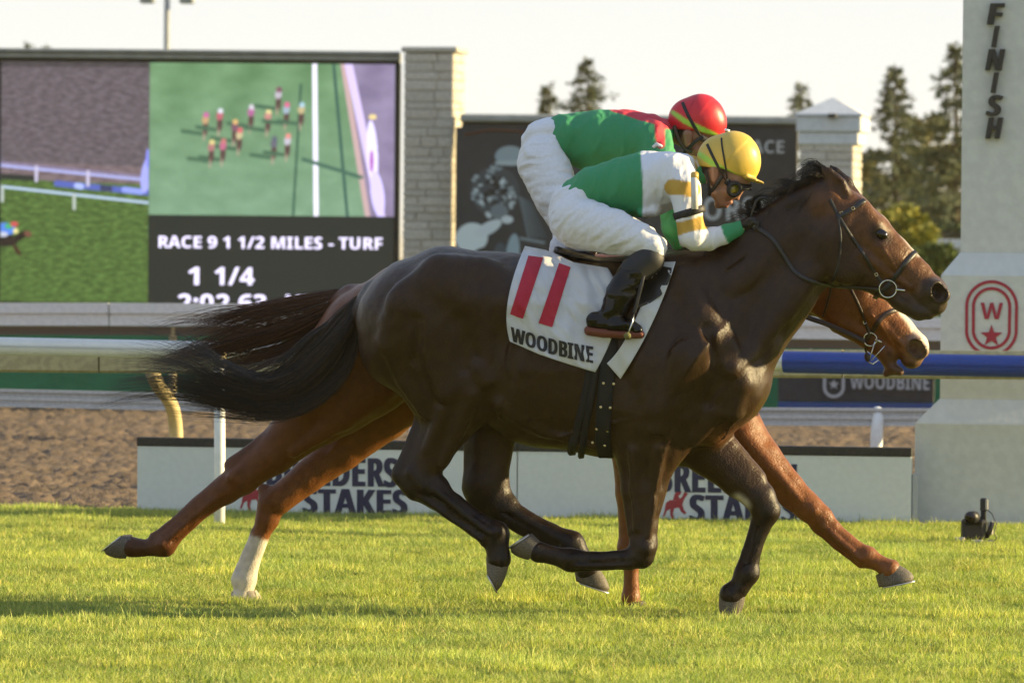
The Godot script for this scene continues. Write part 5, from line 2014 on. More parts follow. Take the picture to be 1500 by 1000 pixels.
# a strap in the air: points are [x, y, z]
func strap_free(parent: Node3D, called: String, pts: Array, width: float, thick: float, m: Material, z0 := 0.0, facing := Vector3(0, 0.25, 1)) -> MeshInstance3D:
	var g := guide(pts, z0)
	var P := PackedVector3Array()
	var N := PackedVector3Array()
	for i in g.size() - 1:
		for k in 6:
			P.append(spline(g, i, k / 6.0))
			N.append(facing.normalized())
	P.append(g[-1])
	N.append(facing.normalized())
	return part(parent, called, band(P, N, width, thick), m)

func tube(path: Array, r: float, sides := 8, closed := false) -> ArrayMesh:
	var st := SurfaceTool.new()
	st.begin(Mesh.PRIMITIVE_TRIANGLES)
	var n := path.size()
	var prev := []
	for i in n + (1 if closed else 0):
		var p: Vector3 = path[i % n]
		var a: Vector3 = path[(i - 1 + n) % n] if closed else path[maxi(i - 1, 0)]
		var b: Vector3 = path[(i + 1) % n] if closed else path[mini(i + 1, n - 1)]
		var t := (b - a).normalized()
		var n1 := t.cross(Vector3(0.13, 0.21, 0.97)).normalized()
		var n2 := t.cross(n1)
		var row := []
		for k in sides:
			var an := TAU * k / sides
			row.append(p + (n1 * cos(an) + n2 * sin(an)) * r)
		if i > 0:
			for k in sides: quad(st, prev[k], row[k], row[(k + 1) % sides], prev[(k + 1) % sides])
		elif not closed:
			for k in sides - 2:
				st.add_vertex(row[0]); st.add_vertex(row[k + 1]); st.add_vertex(row[k + 2])
		prev = row
	if not closed:
		for k in sides - 2:
			st.add_vertex(prev[0]); st.add_vertex(prev[k + 2]); st.add_vertex(prev[k + 1])
	st.generate_normals()
	return st.commit()

func ring_path(c: Vector3, r: float, up := Vector3.UP, right := Vector3.RIGHT, n := 24) -> Array:
	var out := []
	for i in n:
		var a := TAU * i / n
		out.append(c + (right * cos(a) + up * sin(a)) * r)
	return out

# a cloth patch: corners in the drawing (top left, top right, bottom right, bottom left) laid on a body
func cloth_patch(f: Field, top: Array, mid: Array, low: Array, nu: int, nv: int, lift: float, wave: float, sd := 3, z_mid := 0.0, side := 1.0) -> ArrayMesh:
	var n := FastNoiseLite.new()
	n.seed = sd
	n.frequency = 4.2
	n.fractal_octaves = 3
	var V := PackedVector3Array()
	var I := PackedInt32Array()
	var line := func(a: Array, u: float) -> Vector2:
		var x := u * (a.size() - 1)
		var i := mini(int(x), a.size() - 2)
		return Vector2(a[i][0], a[i][1]).lerp(Vector2(a[i + 1][0], a[i + 1][1]), x - i)
	var zs := PackedFloat32Array()
	var qs := []
	for j in nv + 1:
		var v := float(j) / nv
		for i in nu + 1:
			var u := float(i) / nu
			var a: Vector2 = line.call(top, u)
			var b: Vector2 = line.call(mid, u)
			var c: Vector2 = line.call(low, u)
			var q := a * (2.0 * (v - 0.5) * (v - 1.0)) + b * (4.0 * v * (1.0 - v)) + c * (2.0 * v * (v - 0.5))
			qs.append(q)
			zs.append(on_body(f, q.x, q.y, side, z_mid).z)
	for pass_ in 3:
		var z2 := zs.duplicate()
		for j in nv + 1:
			for i in nu + 1:
				var s := 0.0
				var w := 0
				for o in [[0, 1], [0, -1], [1, 0], [-1, 0]]:
					var ii: int = i + o[0]
					var jj: int = j + o[1]
					if ii < 0 or jj < 0 or ii > nu or jj > nv: continue
					s += z2[jj * (nu + 1) + ii]
					w += 1
				var own := z2[j * (nu + 1) + i]
				zs[j * (nu + 1) + i] = side * maxf(own * side, side * (0.5 * own + 0.5 * s / w))
	for k in qs.size():
		var q: Vector2 = qs[k]
		var p := at_flat(q.x, q.y, zs[k] + lift * side)
		p.z += wave * (absf(n.get_noise_2d(p.x * 1.1 + p.y * 0.5, p.y * 0.6)) * 2.0) * side
		V.append(p)
	for j in nv:
		for i in nu:
			var a := j * (nu + 1) + i
			I.append_array(PackedInt32Array([a, a + 1, a + nu + 2, a, a + nu + 2, a + nu + 1]))
	# a hem of real thickness
	var base := V.size()
	var rim := []
	for i in nu + 1: rim.append(i)
	for j in range(1, nv + 1): rim.append(j * (nu + 1) + nu)
	for i in range(nu - 1, -1, -1): rim.append(nv * (nu + 1) + i)
	for j in range(nv - 1, 0, -1): rim.append(j * (nu + 1))
	for r in rim: V.append(V[r] - Vector3(0, 0, 0.007 * side))
	for k in rim.size():
		var k2 := (k + 1) % rim.size()
		I.append_array(PackedInt32Array([rim[k], base + k, base + k2, rim[k], base + k2, rim[k2]]))
	var a := []
	a.resize(Mesh.ARRAY_MAX)
	a[Mesh.ARRAY_VERTEX] = V
	a[Mesh.ARRAY_INDEX] = I
	var me := ArrayMesh.new()
	me.add_surface_from_arrays(Mesh.PRIMITIVE_TRIANGLES, a)
	var st := SurfaceTool.new()
	st.create_from(me, 0)
	st.generate_normals()
	return st.commit()

var cloth_points := {}
# the height of a cloth above its body at a drawing point: nearest of the cloth's own vertices, blended
func cloth_z(cloth: ArrayMesh, p: Vector3) -> float:
	var id := cloth.get_instance_id()
	if not cloth_points.has(id): cloth_points[id] = cloth.surface_get_arrays(0)[Mesh.ARRAY_VERTEX]
	var V: PackedVector3Array = cloth_points[id]
	var s := 0.0
	var w := 1e-9
	for v in V:
		var d := Vector2(v.x - p.x, v.y - p.y).length_squared()
		if d > 0.0009: continue
		var k := 1.0 / (d * d + 1e-9)
		s += maxf(v.z, -9.0) * k
		w += k
	return s / w

func on_cloth(cloth: ArrayMesh, px: float, py: float) -> Vector3:
	var p := at(px, py, 0.3)
	var z := cloth_z(cloth, p)
	return at_flat(px, py, z)

var font_cache := {}
func font(bold := true, face := "Droid Sans") -> Font:
	var key := face + str(bold)
	if not font_cache.has(key):
		var fo := SystemFont.new()
		fo.font_names = PackedStringArray(["Droid Sans" if face == "heavy" else face])
		fo.font_weight = 700 if bold else 400
		font_cache[key] = fo
	return font_cache[key]

# the triangles of a word, one unit high per capital, from x = 0, base at y = 0: [vertices, indices, width]
func word(text: String, depth: float, bold := true, face := "Droid Sans", swell := 0.0) -> Array:
	var tm := TextMesh.new()
	tm.text = text
	tm.font = font(bold, face)
	tm.font_size = 64
	tm.pixel_size = 1.0 / 46.0
	tm.depth = depth
	tm.curve_step = 2.0
	tm.horizontal_alignment = HORIZONTAL_ALIGNMENT_LEFT
	tm.vertical_alignment = VERTICAL_ALIGNMENT_BOTTOM
	var V := PackedVector3Array()
	var I := PackedInt32Array()
	for s in tm.get_surface_count():
		var a := tm.surface_get_arrays(s)
		var n := V.size()
		V.append_array(a[Mesh.ARRAY_VERTEX])
		for i in a[Mesh.ARRAY_INDEX]: I.append(i + n)
	if face == "heavy":
		var n0 := V.size()
		var m0 := I.size()
		for q in [[-.045, .97], [.045, .94]]:
			var n := V.size()
			for i in n0: V.append(Vector3(V[i].x + q[0], V[i].y, V[i].z * q[1]))
			for i in m0: I.append(I[i] + n)
	var lo := Vector3.ONE * 1e6
	var hi := Vector3.ONE * -1e6
	for v in V:
		lo = lo.min(v)
		hi = hi.max(v)
	for i in V.size(): V[i] = V[i] - Vector3(lo.x, lo.y, 0)
	return [V, I, hi.x - lo.x, hi.y - lo.y]

# lettering on a plane: origin is the lower left corner, right and up are the sizes of the whole word in the world
func lettering(parent: Node3D, called: String, text: String, origin: Vector3, right: Vector3, up: Vector3, depth: float, m: Material, slant := 0.0, bold := true, face := "Droid Sans") -> MeshInstance3D:
	var w := word(text, 1.0, bold, face)
	var V: PackedVector3Array = w[0]
	var out := right.cross(up).normalized()
	for i in V.size():
		var v := V[i]
		var y: float = v.y / w[3]
		V[i] = origin + right * (v.x / w[2]) + right.normalized() * (slant * y * up.length()) + up * y + out * (depth * (0.5 + v.z))
	return part(parent, called, tri_mesh(V, w[1]), m)

func tri_mesh(V: PackedVector3Array, I: PackedInt32Array) -> ArrayMesh:
	var st := SurfaceTool.new()
	st.begin(Mesh.PRIMITIVE_TRIANGLES)
	st.set_smooth_group(-1)
	for i in I: st.add_vertex(V[i])
	st.generate_normals()
	return st.commit()

# ------------------------------------------------------------------ tack
func bridle(h: Node3D, f: Field, z0: float, L: Material, metal: Material, pale: Material, p: Dictionary) -> void:
	for s in [1.0, -1.0]:
		strap_on(h, "noseband", f, p.nose, .023, .003, L, z0, s)
		if p.has("brow"): strap_on(h, "browband", f, p.brow, .024, .003, p.get("brow_mat", L), z0, s)
		strap_on(h, "cheekpiece", f, p.cheek, .015, .003, L, z0, s)
		strap_on(h, "throat_strap", f, p.throat, .010, .003, L, z0, s)
		var c := on_body(f, p.ring[0], p.ring[1], s, z0) + Vector3(0, 0, .008 * s)
		part(h, "bit_ring", tube(ring_path(c, p.ring[2] * unit(z0), Vector3(0, 1, .08 * s)), .0034, 8, true), metal)
		var b0 := on_body(f, p.bar[0], p.bar[1], s, z0) + Vector3(0, 0, .01 * s)
		var b1 := on_body(f, p.bar[2], p.bar[3], s, z0) + Vector3(0, 0, .014 * s)
		part(h, "bit_cheek", tube([b0, b0.lerp(b1, .5), b1], .005, 8), metal)
		for q in p.get("buckles", []):
			var bp := on_body(f, q[0], q[1], s, z0) + Vector3(0, 0, .006 * s)
			part(h, "buckle", tube(ring_path(bp, .0085, Vector3(.4, .9, 0).normalized(), Vector3(.9, -.4, 0).normalized(), 4), .002, 6, true), p.get("gold", metal))

func tack_for_dark(f: Field) -> void:
	var L := rough_mat(Color(.016, .015, .015), .4, 9.0, .38, .05, .3, 9)
	var steel := mat(Color(.62, .62, .6), .25, 1.0)
	var gold := mat(Color(.75, .6, .32), .3, 1.0)
	var pale := mat(Color(.3, .28, .22), .5)
	var h := thing("bridle", at(1290, 400, 0), "black leather bridle with steel bit ring on the dark bay horse's head", "bridle", "bridles")
	bridle(h, f, 0.0, L, steel, pale, {
		nose = [[1342, 369], [1326, 386], [1313, 404], [1300, 420], [1282, 436]],
		brow = [[1267, 293], [1252, 304], [1237, 313], [1226, 318]],
		cheek = [[1216, 292], [1230, 318], [1246, 344], [1264, 370], [1282, 400], [1294, 416]],
		throat = [[1228, 316], [1232, 350], [1228, 390], [1216, 420]],
		ring = [1301, 423, 12.5], bar = [1312, 424, 1326, 425], buckles = [[1284, 402], [1233, 312], [1250, 305]], gold = gold})
	# reins: from the bit along the neck to the hands
	for s in [1.0, -1.0]:
		strap_on(h, "rein", f, [[1288, 424], [1262, 421], [1225, 418], [1192, 413], [1165, 398], [1148, 374], [1132, 350], [1114, 337], [1100, 330]], .020, .003, L, 0.0, s, .006)
	strap_free(h, "rein_loop", [[1098, 328, .06], [1104, 306, .065], [1110, 292, .06], [1122, 290, .05], [1130, 300, .04], [1134, 322, .02]], .012, .003, L)
	# saddle with its flap, leathers and irons
	var sd := thing("saddle", at(895, 385, 0), "small black racing saddle with stirrups on the dark bay horse", "saddle", "racing saddles")
	saddle(sd, f, 0.0, L, steel)
	# number cloth
	var nc := thing("number_cloth", at(810, 450, 0), "white saddle cloth with red number 11 and WOODBINE in black", "saddle cloth")
	var white := rough_mat(Color(.55, .55, .555), .06, 9.0, .85, .12, .25, 17)
	var cl := cloth_patch(f, [[769, 360], [800, 366], [840, 384], [890, 392]], [[744, 440], [790, 445], [850, 455], [905, 458]], [[747, 500], [790, 519], [832, 533], [872, 545]], 64, 56, .012, .024)
	part(nc, "cloth", cl, white)
	var red := rough_mat(Color(.42, .016, .04), .15, 9.0, .8, .1, .2, 18)
	for q in [[[774, 374], [796, 377], [766, 467], [747, 460]], [[819, 385], [836, 391], [809, 479], [789, 473]]]:
		part(nc, "digit", on_cloth_patch(cl, q, 8, 30, .0045), red)
	var ink := mat(Color(.02, .02, .022), .7)
	var w := word("WOODBINE", .12, true, "heavy")
	var V: PackedVector3Array = w[0]
	for i in V.size():
		var v := V[i]
		var u: float = v.x / w[2]
		var px: float = lerpf(747, 869, u) + (1.0 - u) * 1.0
		var py: float = lerpf(499, 532, u) + 3.0 * sin(u * PI) - (v.y / w[3]) * lerpf(21, 25, u)
		var o := on_cloth(cl, px, py)
		V[i] = o + Vector3(0, 0, .0045 if v.z > 0.0 else .0)
	part(nc, "lettering", tri_mesh(V, w[1]), ink)
	var front := cloth_patch(f, [[962, 384], [990, 383]], [[925, 480], [956, 472]], [[889, 532], [909, 555]], 10, 40, .016, .012, 5)
	part(nc, "front_flap", front, rough_mat(Color(.56, .56, .54), .06, 9.0, .85, .12, .25, 17))
	# girths
	var g := thing("girth", at(890, 600, 0), "black elastic girth with brass studs under the dark bay horse", "girth")
	var web := rough_mat(Color(.010, .010, .0105), .4, 14.0, .8, .08, .3, 23)
	for s in [1.0, -1.0]:
		strap_on(g, "girth_strap", f, [[895, 480], [890, 540], [885, 600], [884, 650], [888, 668]], .072, .006, web, 0.0, s, .004)
		strap_on(g, "overgirth", f, [[872, 500], [862, 560], [848, 620], [838, 655], [838, 664]], .04, .006, web, 0.0, s, .003)
		strap_on(g, "overgirth", f, [[876, 520], [868, 570], [858, 625], [852, 662], [852, 668]], .03, .006, web, 0.0, s, .006)
	for q in [[884, 561], [899, 562], [880, 596], [894, 597], [874, 628], [890, 631], [868, 648], [886, 652]]:
		var bp := on_body(f, q[0], q[1]) + Vector3(0, 0, .014)
		ball(g, "stud", bp, Vector3(.006, .006, .003), gold)

func on_cloth_patch(cl: ArrayMesh, q: Array, nu: int, nv: int, lift: float) -> ArrayMesh:
	var st := SurfaceTool.new()
	st.begin(Mesh.PRIMITIVE_TRIANGLES)
	var rows := []
	for j in nv + 1:
		var row := []
		for i in nu + 1:
			var u := float(i) / nu
			var v := float(j) / nv
			var a := Vector2(q[0][0], q[0][1]).lerp(Vector2(q[1][0], q[1][1]), u)
			var b := Vector2(q[3][0], q[3][1]).lerp(Vector2(q[2][0], q[2][1]), u)
			var p := a.lerp(b, v)
			row.append(on_cloth(cl, p.x, p.y) + Vector3(0, 0, lift))
		rows.append(row)
	for j in nv:
		for i in nu: quad(st, rows[j][i], rows[j][i + 1], rows[j + 1][i + 1], rows[j + 1][i])
	st.index()
	st.generate_normals()
	return st.commit()

func saddle(sd: Node3D, f: Field, z0: float, L: Material, steel: Material) -> void:
	var d := Draw.new(self, z0)
	d.f.palette = PackedColorArray([Color.BLACK])
	d.chain([[816, 366, 6, 0, 3.6], [840, 375, 6, 0, 4.5], [880, 384, 7, 0, 5.0], [925, 382, 8, 0, 4.4], [960, 376, 8, 0, 3.4], [984, 372, 7, 0, 2.6]], 6, 0)
	part(sd, "seat", net_mesh(d.f.net(.012, false), L), L)
	for s in [1.0, -1.0]:
		var fl := cloth_patch(f, [[926, 386], [950, 386], [984, 392]], [[928, 420], [955, 416], [981, 410]], [[932, 452], [952, 444], [969, 432]], 12, 14, .022, .004, 6, z0, s)
		part(sd, "flap", fl, L)
		# leather, iron and tread
		strap_free(sd, "stirrup_leather", [[944, 398, .335 * s], [940, 416, .352 * s], [934, 440, .36 * s], [929, 458, .362 * s]], .016, .003, L, z0)
		var iron := []
		for q in [[926, 487, .30], [925, 470, .305], [929, 456, .33], [927, 470, .375], [921, 488, .385]]: iron.append(at(q[0], q[1], z0 + q[2] * s))
		part(sd, "stirrup_iron", tube(iron, .004, 8), steel)
		var tread := []
		for q in [[924, 492, .30], [919, 492, .39]]: tread.append(at(q[0], q[1], z0 + q[2] * s))
		part(sd, "stirrup_tread", tube(tread, .017, 8), mat(Color(.16, .15, .05), .8))

func tack_for_chestnut(f: Field, z0: float) -> void:
	var L := rough_mat(Color(.028, .013, .010), .4, 9.0, .4, .05, .3, 10)
	var steel := mat(Color(.62, .62, .6), .25, 1.0)
	var h := thing("bridle", at(1270, 480, z0), "dark brown leather bridle with buckles on the chestnut horse's head", "bridle", "bridles")
	bridle(h, f, z0, L, steel, steel, {
		nose = [[1318, 452], [1302, 458], [1290, 468], [1280, 482], [1268, 500]],
		cheek = [[1216, 372], [1238, 408], [1254, 438], [1266, 466], [1274, 488]],
		throat = [[1222, 390], [1216, 430], [1206, 464]],
		ring = [1275, 497, 9.5], bar = [1282, 497, 1292, 501], buckles = [[1267, 472], [1240, 486]]})
	for s in [1.0, -1.0]:
		strap_free(h, "rein", [[1268, 500, .075 * s], [1240, 487, .10 * s], [1210, 474, .115 * s], [1184, 465, .125 * s], [1150, 450, .13 * s], [1090, 410, .13 * s], [1024, 376, .09 * s]], .024, .003, L, z0)
		# a ring bit with its loose lower ring
		strap_on(h, "curb_strap", f, [[1268, 500], [1270, 514], [1277, 522]], .012, .004, L, z0, s, .004)
	var c := at(1280, 522, z0 + .075)
	part(h, "bit_ring", tube([at(1282, 500, z0 + .075), at(1278, 514, z0 + .08), at(1274, 526, z0 + .08)], .003, 6), steel)
	part(h, "bit_ring", tube([at(1297, 506, z0 + .07), at(1286, 518, z0 + .08), at(1277, 528, z0 + .08)], .0026, 6), steel)
	part(h, "bit_ring", tube([at(1273, 530, z0 + .08), at(1279, 533, z0 + .08), at(1287, 527, z0 + .075)], .0036, 6), steel)
	ball(h, "bit_guard", at(1271, 523, z0 + .078), Vector3(.014, .022, .012), L, 0.2)
	var sd := thing("saddle", at(870, 380, z0), "small dark racing saddle hidden under the jockey in green and red", "saddle", "racing saddles")
	var d := Draw.new(self, z0)
	d.f.palette = PackedColorArray([Color.BLACK])
	d.chain([[806, 378, 6, 0, 3.6], [840, 386, 6, 0, 4.5], [900, 388, 8, 0, 4.4], [950, 382, 8, 0, 3.4]], 6, 0)
	part(sd, "seat", net_mesh(d.f.net(.014, false), L), L)

# ------------------------------------------------------------------ riders
func folds(d: Draw, amp: float, turn: float, freq := 9.0, stretch := 0.32, sd := 4) -> void:
	d.f.crease = FastNoiseLite.new()
	d.f.crease.seed = sd
	d.f.crease.frequency = freq
	d.f.crease.fractal_octaves = 3
	d.f.crease_amp = amp
	d.f.crease_map = Basis.from_scale(Vector3(1.0, stretch, 0.6)) * Basis(Vector3(0, 0, 1), turn)

func cloth_colours(rough := 0.7, crinkle := 0.25) -> StandardMaterial3D:
	var m := mat(Color.WHITE, rough)
	m.albedo_color = Color.WHITE
	m.vertex_color_use_as_albedo = true
	m.normal_enabled = true
	m.normal_texture = bump_tex(0.022, 9.0, 5, 512, 41)
	m.normal_scale = crinkle
	m.uv1_triplanar = true
	m.uv1_world_triplanar = true
	m.uv1_scale = Vector3(2.2, 1.4, 2.0)
	return m

# a hand closed on a rein: palm, four bent fingers, a thumb along the top. w: wrist, k: knuckles (drawing), s: side
func hand_bones(d: Draw, w: Array, k: Array, z: float, s: float, c: int, size := 1.0) -> void:
	var dir := Vector2(k[0] - w[0], k[1] - w[1]).normalized()
	var down := Vector2(-dir.y, dir.x)
	d.chain([[w[0], w[1], 8.5 * size, z, 1.25], [lerpf(w[0], k[0], .55), lerpf(w[1], k[1], .55), 8.5 * size, z, 1.6], [k[0], k[1], 7.5 * size, z, 1.8]], 3, c)
	for i in 4:
		var zz := z + (i - 1.5) * .019 * size
		var reach: float = [7.5, 9.0, 8.5, 6.5][i] * size
		var a := Vector2(k[0], k[1]) + dir * 1.0
		var b := a + dir * reach * .62 + down * 4.0 * size
		var e := b + down * reach * .95 - dir * 1.5
		var g := e - dir * reach * .75 + down * 0.5
		d.chain([[a.x, a.y, 3.4 * size, zz, 1.0], [b.x, b.y, 3.2 * size, zz, 1.0], [e.x, e.y, 2.9 * size, zz, 1.0], [g.x, g.y, 2.6 * size, zz, 1.0]], 1.2, c)
	var t := Vector2(w[0], w[1]).lerp(Vector2(k[0], k[1]), .35)
	d.chain([[t.x, t.y, 4.2 * size, z + s * .03, 1.0], [t.x + dir.x * 7 - down.x * 5, t.y + dir.y * 7 - down.y * 5, 3.6 * size, z + s * .036, 1.0], [k[0] + dir.x * 4 - down.x * 3, k[1] + dir.y * 4 - down.y * 3, 3.0 * size, z + s * .026, 1.0]], 2, c)

func helmet(parent: Node3D, z0: float, cloth_col: Array, bones: Array, cut: Array, stripe: Array, seams: Array, peak: Array, m: Material) -> Draw:
	var d := Draw.new(self, z0)
	d.f.palette = PackedColorArray(cloth_col)
	d.chain(bones, 8, 0)
	d.chain(cut, 3, 0, false, 1)
	for q in stripe: d.chain(q, 1.2, 1, true, 2)
	for q in seams: d.chain(q, 2.0, 2, true, 2)
	if peak.size() > 0: d.chain(peak, 3, 0)
	part(parent, "helmet", net_mesh(d.f.net(.007), m), m)
	return d

func first_jockey(skin: Material, cm: Material, white: Material, black: Material) -> void:
	var z0 := 0.0
	var h := thing("person", at(920, 370, 0.0), "jockey crouched in green and white silks with yellow sleeve bands and a yellow cap", "person", "jockeys")
	# the body
	var d := Draw.new(self, z0)
	d.f.palette = PackedColorArray([Color(.32, .165, .105), Color(.36, .12, .09), Color(.02, .013, .01), Color(.24, .11, .07)])
	d.chain([[846, 308, 32, 0, 1.25], [862, 282, 27, 0, 1.4], [908, 273, 34, 0, 1.2], [962, 268, 38, 0, 1.15], [992, 256, 24, 0, 1.8]], 10, 0)
	d.chain([[1000, 252, 16, 0, 1.0], [1030, 250, 13, 0, 1.0], [1050, 254, 15, 0, 1.1]], 8, 0)
	for s in [1.0, -1.0]:
		d.chain([[1000, 262, 15, .17 * s, 1.0], [1010, 344, 11, .21 * s, 1.0], [1060, 342, 8.5, .13 * s, 1.0], [1088, 332, 7, .07 * s, 1.1]], 6, 0)
		d.chain([[850, 322, 32, .12 * s, 1.0], [905, 342, 24, .22 * s, 1.0], [955, 362, 15, .27 * s, 1.0]], 8, 0)
		d.chain([[955, 362, 15, .27 * s, 1.0], [922, 415, 12, .31 * s, 1.0], [896, 462, 8, .335 * s, 1.0], [880, 474, 8, .335 * s, 1.0], [932, 484, 8, .345 * s, 1.2]], 6, 0)
	var trunk: Array = d.f.net(.016)
	# the head, looking forward and down
	var e := Draw.new(self, z0)
	e.f.palette = d.f.palette
	e.chain([[1062, 242, 30, 0, .8], [1076, 254, 27, 0, .82]], 8, 0)
	e.chain([[1028, 250, 13, 0, 1.0], [1046, 254, 17, 0, 1.05]], 8, 0)
	e.chain([[1062, 262, 24, 0, .8], [1064, 282, 16, 0, 1.0], [1058, 295, 9, 0, 1.5]], 7, 0)
	e.chain([[1048, 282, 8, .045, .9], [1057, 297, 6, .02, 1.2]], 6, 0, true)           # jaw
	e.chain([[1052, 300, 5.5, 0, 1.5]], 4, 0)                                            # chin
	e.chain([[1088, 270, 7, 0, 1.0], [1080, 286, 5, 0, .9], [1080, 290, 4, 0, 1.3]], 3, 0) # nose
	e.chain([[1076, 288, 3, .012, 1.0]], 2, 0, true)
	e.chain([[1070, 296, 3.2, 0, 3.2], [1067, 298, 3.0, .014, 2.0]], 2, 1, true)          # lips
	e.chain([[1064, 302, 3.0, 0, 3.4]], 2, 1)
	e.chain([[1068, 299, 1.0, 0, 7.0]], 1.5, 3, false, 1)
	e.chain([[1072, 280, 9, .038, .9]], 6, 0, true)                                       # cheeks
	e.chain([[1084, 262, 5, .03, 1.0], [1078, 264, 4, .05, 1.0]], 4, 0, true)             # brows
	e.chain([[1080, 272, 4.5, .04, 1.0]], 3, 3, true, 1)                                  # eye hollows
	e.chain([[1048, 248, 7, .080, .5], [1047, 262, 5, .076, .5]], 2, 0, true)            # ears
	e.chain([[1049, 252, 3.5, .092, .5], [1049, 258, 2.5, .09, .5]], 1.5, 3, true, 1)
	e.chain([[1035, 240, 16, .03, .9], [1030, 250, 9, .03, .9]], 3, 2, true, 2)            # hair at the nape
	e.chain([[1060, 250, 6, .07, .7]], 4, 2, true, 2)
	part(h, "body", net_mesh(join([trunk, e.f.net(.0045)]), skin), skin)
	for s in [1.0, -1.0]:
		ball(h, "eye", at(1080, 272, .036 * s), Vector3(.012, .012, .011), mat(Color(.35, .33, .3), .2))
	# silks: green, white shoulders, yellow yoke and bands
	var t := Draw.new(self, z0)
	var green := Color(.036, .255, .105)
	var yellow := Color(.50, .30, .045)
	t.f.palette = PackedColorArray([green, Color(.72, .72, .75), yellow])
	t.chain([[846, 288, 28, 0, 1.55], [872, 278, 36, 0, 1.3], [912, 274, 43, 0, 1.15], [945, 270, 47, 0, 1.12]], 9, 1)
	t.chain([[948, 270, 46, 0, 1.15], [976, 264, 42, 0, 1.3], [996, 254, 30, 0, 1.8]], 9, 1)
	t.chain([[1005, 246, 18, 0, 1.5], [1014, 244, 15, 0, 1.2]], 5, 1)
	t.chain([[1022, 246, 14.5, 0, 1.1], [1029, 256, 13.5, 0, 1.1]], 4, 1)
	t.chain([[958, 308, 9, .10, 1.6], [940, 312, 6, .11, 1.6]], 6, 1, true)
	for s in [1.0, -1.0]:
		t.chain([[988, 256, 33, .13 * s, .8], [1003, 276, 24, .19 * s, .9], [1009, 312, 19.5, .215 * s, .95], [1014, 344, 20, .22 * s, .95]], 9, 1)
		t.chain([[1016, 347, 20, .22 * s, .95], [1040, 350, 16.5, .175 * s, .95], [1062, 343, 13.5, .13 * s, .95]], 6, 1)
		t.chain([[1062, 343, 13.6, .13 * s, .95], [1082, 334, 11, .085 * s, 1.0]], 4, 1)
		t.chain([[1088, 331, 34, .08 * s, 2]], 1.0, 0, false, 2)
	for s in [1.0, -1.0]:
		t.chain([[986, 274, 12.5, .20 * s, 3], [1014, 278, 12.5, .20 * s, 3]], 1.0, 2, false, 2)
		t.chain([[994, 335, 11, .22 * s, 3], [1030, 326, 11, .21 * s, 3]], 1.0, 2, false, 2)
	# green lower body, white from the middle of the chest
	t.chain([[545, 285, 400, 0, 2.0]], 1.0, 0, false, 2)
	t.chain([[1012, 238, 14, 0, 1.2], [1012, 252, 10, .06, 1.2]], 1.0, 2, true, 2)
	t.chain([[1029, 252, 11, 0, 3.0], [1031, 262, 8, 0, 3.0]], 1.0, 0, false, 2)
	folds(t, .015, 0.25, 9.0, .26, 6)
	part(h, "silks", net_mesh(t.f.net(.0085), cm), cm)
	# breeches
	var b := Draw.new(self, z0)
	b.f.palette = PackedColorArray([Color(.62, .61, .63)])
	b.chain([[838, 300, 33, 0, 1.5], [846, 318, 38, 0, 1.4]], 10, 0)
	b.chain([[832, 322, 28, .06, 1.2]], 12, 0, true)
	b.chain([[852, 286, 24, 0, 1.85], [846, 292, 24, 0, 1.9]], 6, 0)
	for s in [1.0, -1.0]:
		b.chain([[848, 326, 38, .12 * s, 1.0], [900, 340, 33, .21 * s, .95], [940, 352, 24, .26 * s, .95], [957, 362, 19.5, .275 * s, 1.0]], 10, 0)
		b.chain([[957, 362, 19, .275 * s, 1.0], [962, 378, 12, .285 * s, 1.0]], 5, 0)
	folds(b, .021, 0.9, 10.0, .20, 9)
	part(h, "breeches", net_mesh(b.f.net(.0095, false), white), white)
	# boots: stretch top, polished leg, red-brown sole
	for s in [1.0, -1.0]:
		var o := Draw.new(self, z0)
		o.f.palette = PackedColorArray([Color.BLACK])
		o.chain([[952, 380, 22, .29 * s, .9], [930, 396, 22, .305 * s, .9]], 5, 0)
		part(h, "boot_top", net_mesh(o.f.net(.009, false), black), black)
		var p := Draw.new(self, z0)
		p.f.palette = PackedColorArray([Color(.005, .0055, .007)])
		p.chain([[928, 400, 22.5, .305 * s, .9], [908, 432, 21, .325 * s, .9], [896, 458, 17, .335 * s, .9]], 6, 0)
		p.chain([[872, 470, 13, .335 * s, .95], [900, 473, 14, .338 * s, .95], [934, 482, 8.5, .345 * s, 1.6]], 6, 0)
		folds(p, .016, 1.3, 9.0, .35, 12)
		var polish := cloth_colours(.14, .15)
		polish.metallic_specular = .4
		part(h, "boot", net_mesh(p.f.net(.007), polish), polish)
		var q := Draw.new(self, z0)
		q.f.palette = PackedColorArray([Color(.16, .045, .025)])
		q.chain([[863, 484, 7.5, .335 * s, 1.4], [884, 487, 7.5, .337 * s, 1.5], [912, 489, 6.5, .342 * s, 1.8], [939, 490, 6, .345 * s, 1.8]], 3, 0)
		part(h, "boot_sole", net_mesh(q.f.net(.007), cm), cm)
	# gloves closed on the reins
	var glove := rough_mat(Color(.018, .016, .015), .3, 12.0, .6, .08, .3, 22)
	for s in [1.0, -1.0]:
		var g := Draw.new(self, z0)
		g.f.palette = PackedColorArray([Color.BLACK])
		hand_bones(g, [1086, 331], [1103, 325], .075 * s, s, 0, 1.0)
		part(h, "glove", net_mesh(g.f.net(.0035, false), glove), glove)
	# a pale badge on the back of the glove
	part(h, "glove_badge", tube([at(1090, 336, .105), at(1091, 326, .108), at(1096, 322, .108), at(1102, 324, .106), at(1106, 332, .102)], .0022, 6), mat(Color(.55, .5, .3), .6))
	part(h, "glove_badge", tube([at(1093, 330, .107), at(1096, 327, .108), at(1098, 331, .106)], .004, 6), mat(Color(.5, .42, .1), .6))
	# cap over the helmet, lime band, straps, goggles
	var shell := cloth_colours(.42, .06)
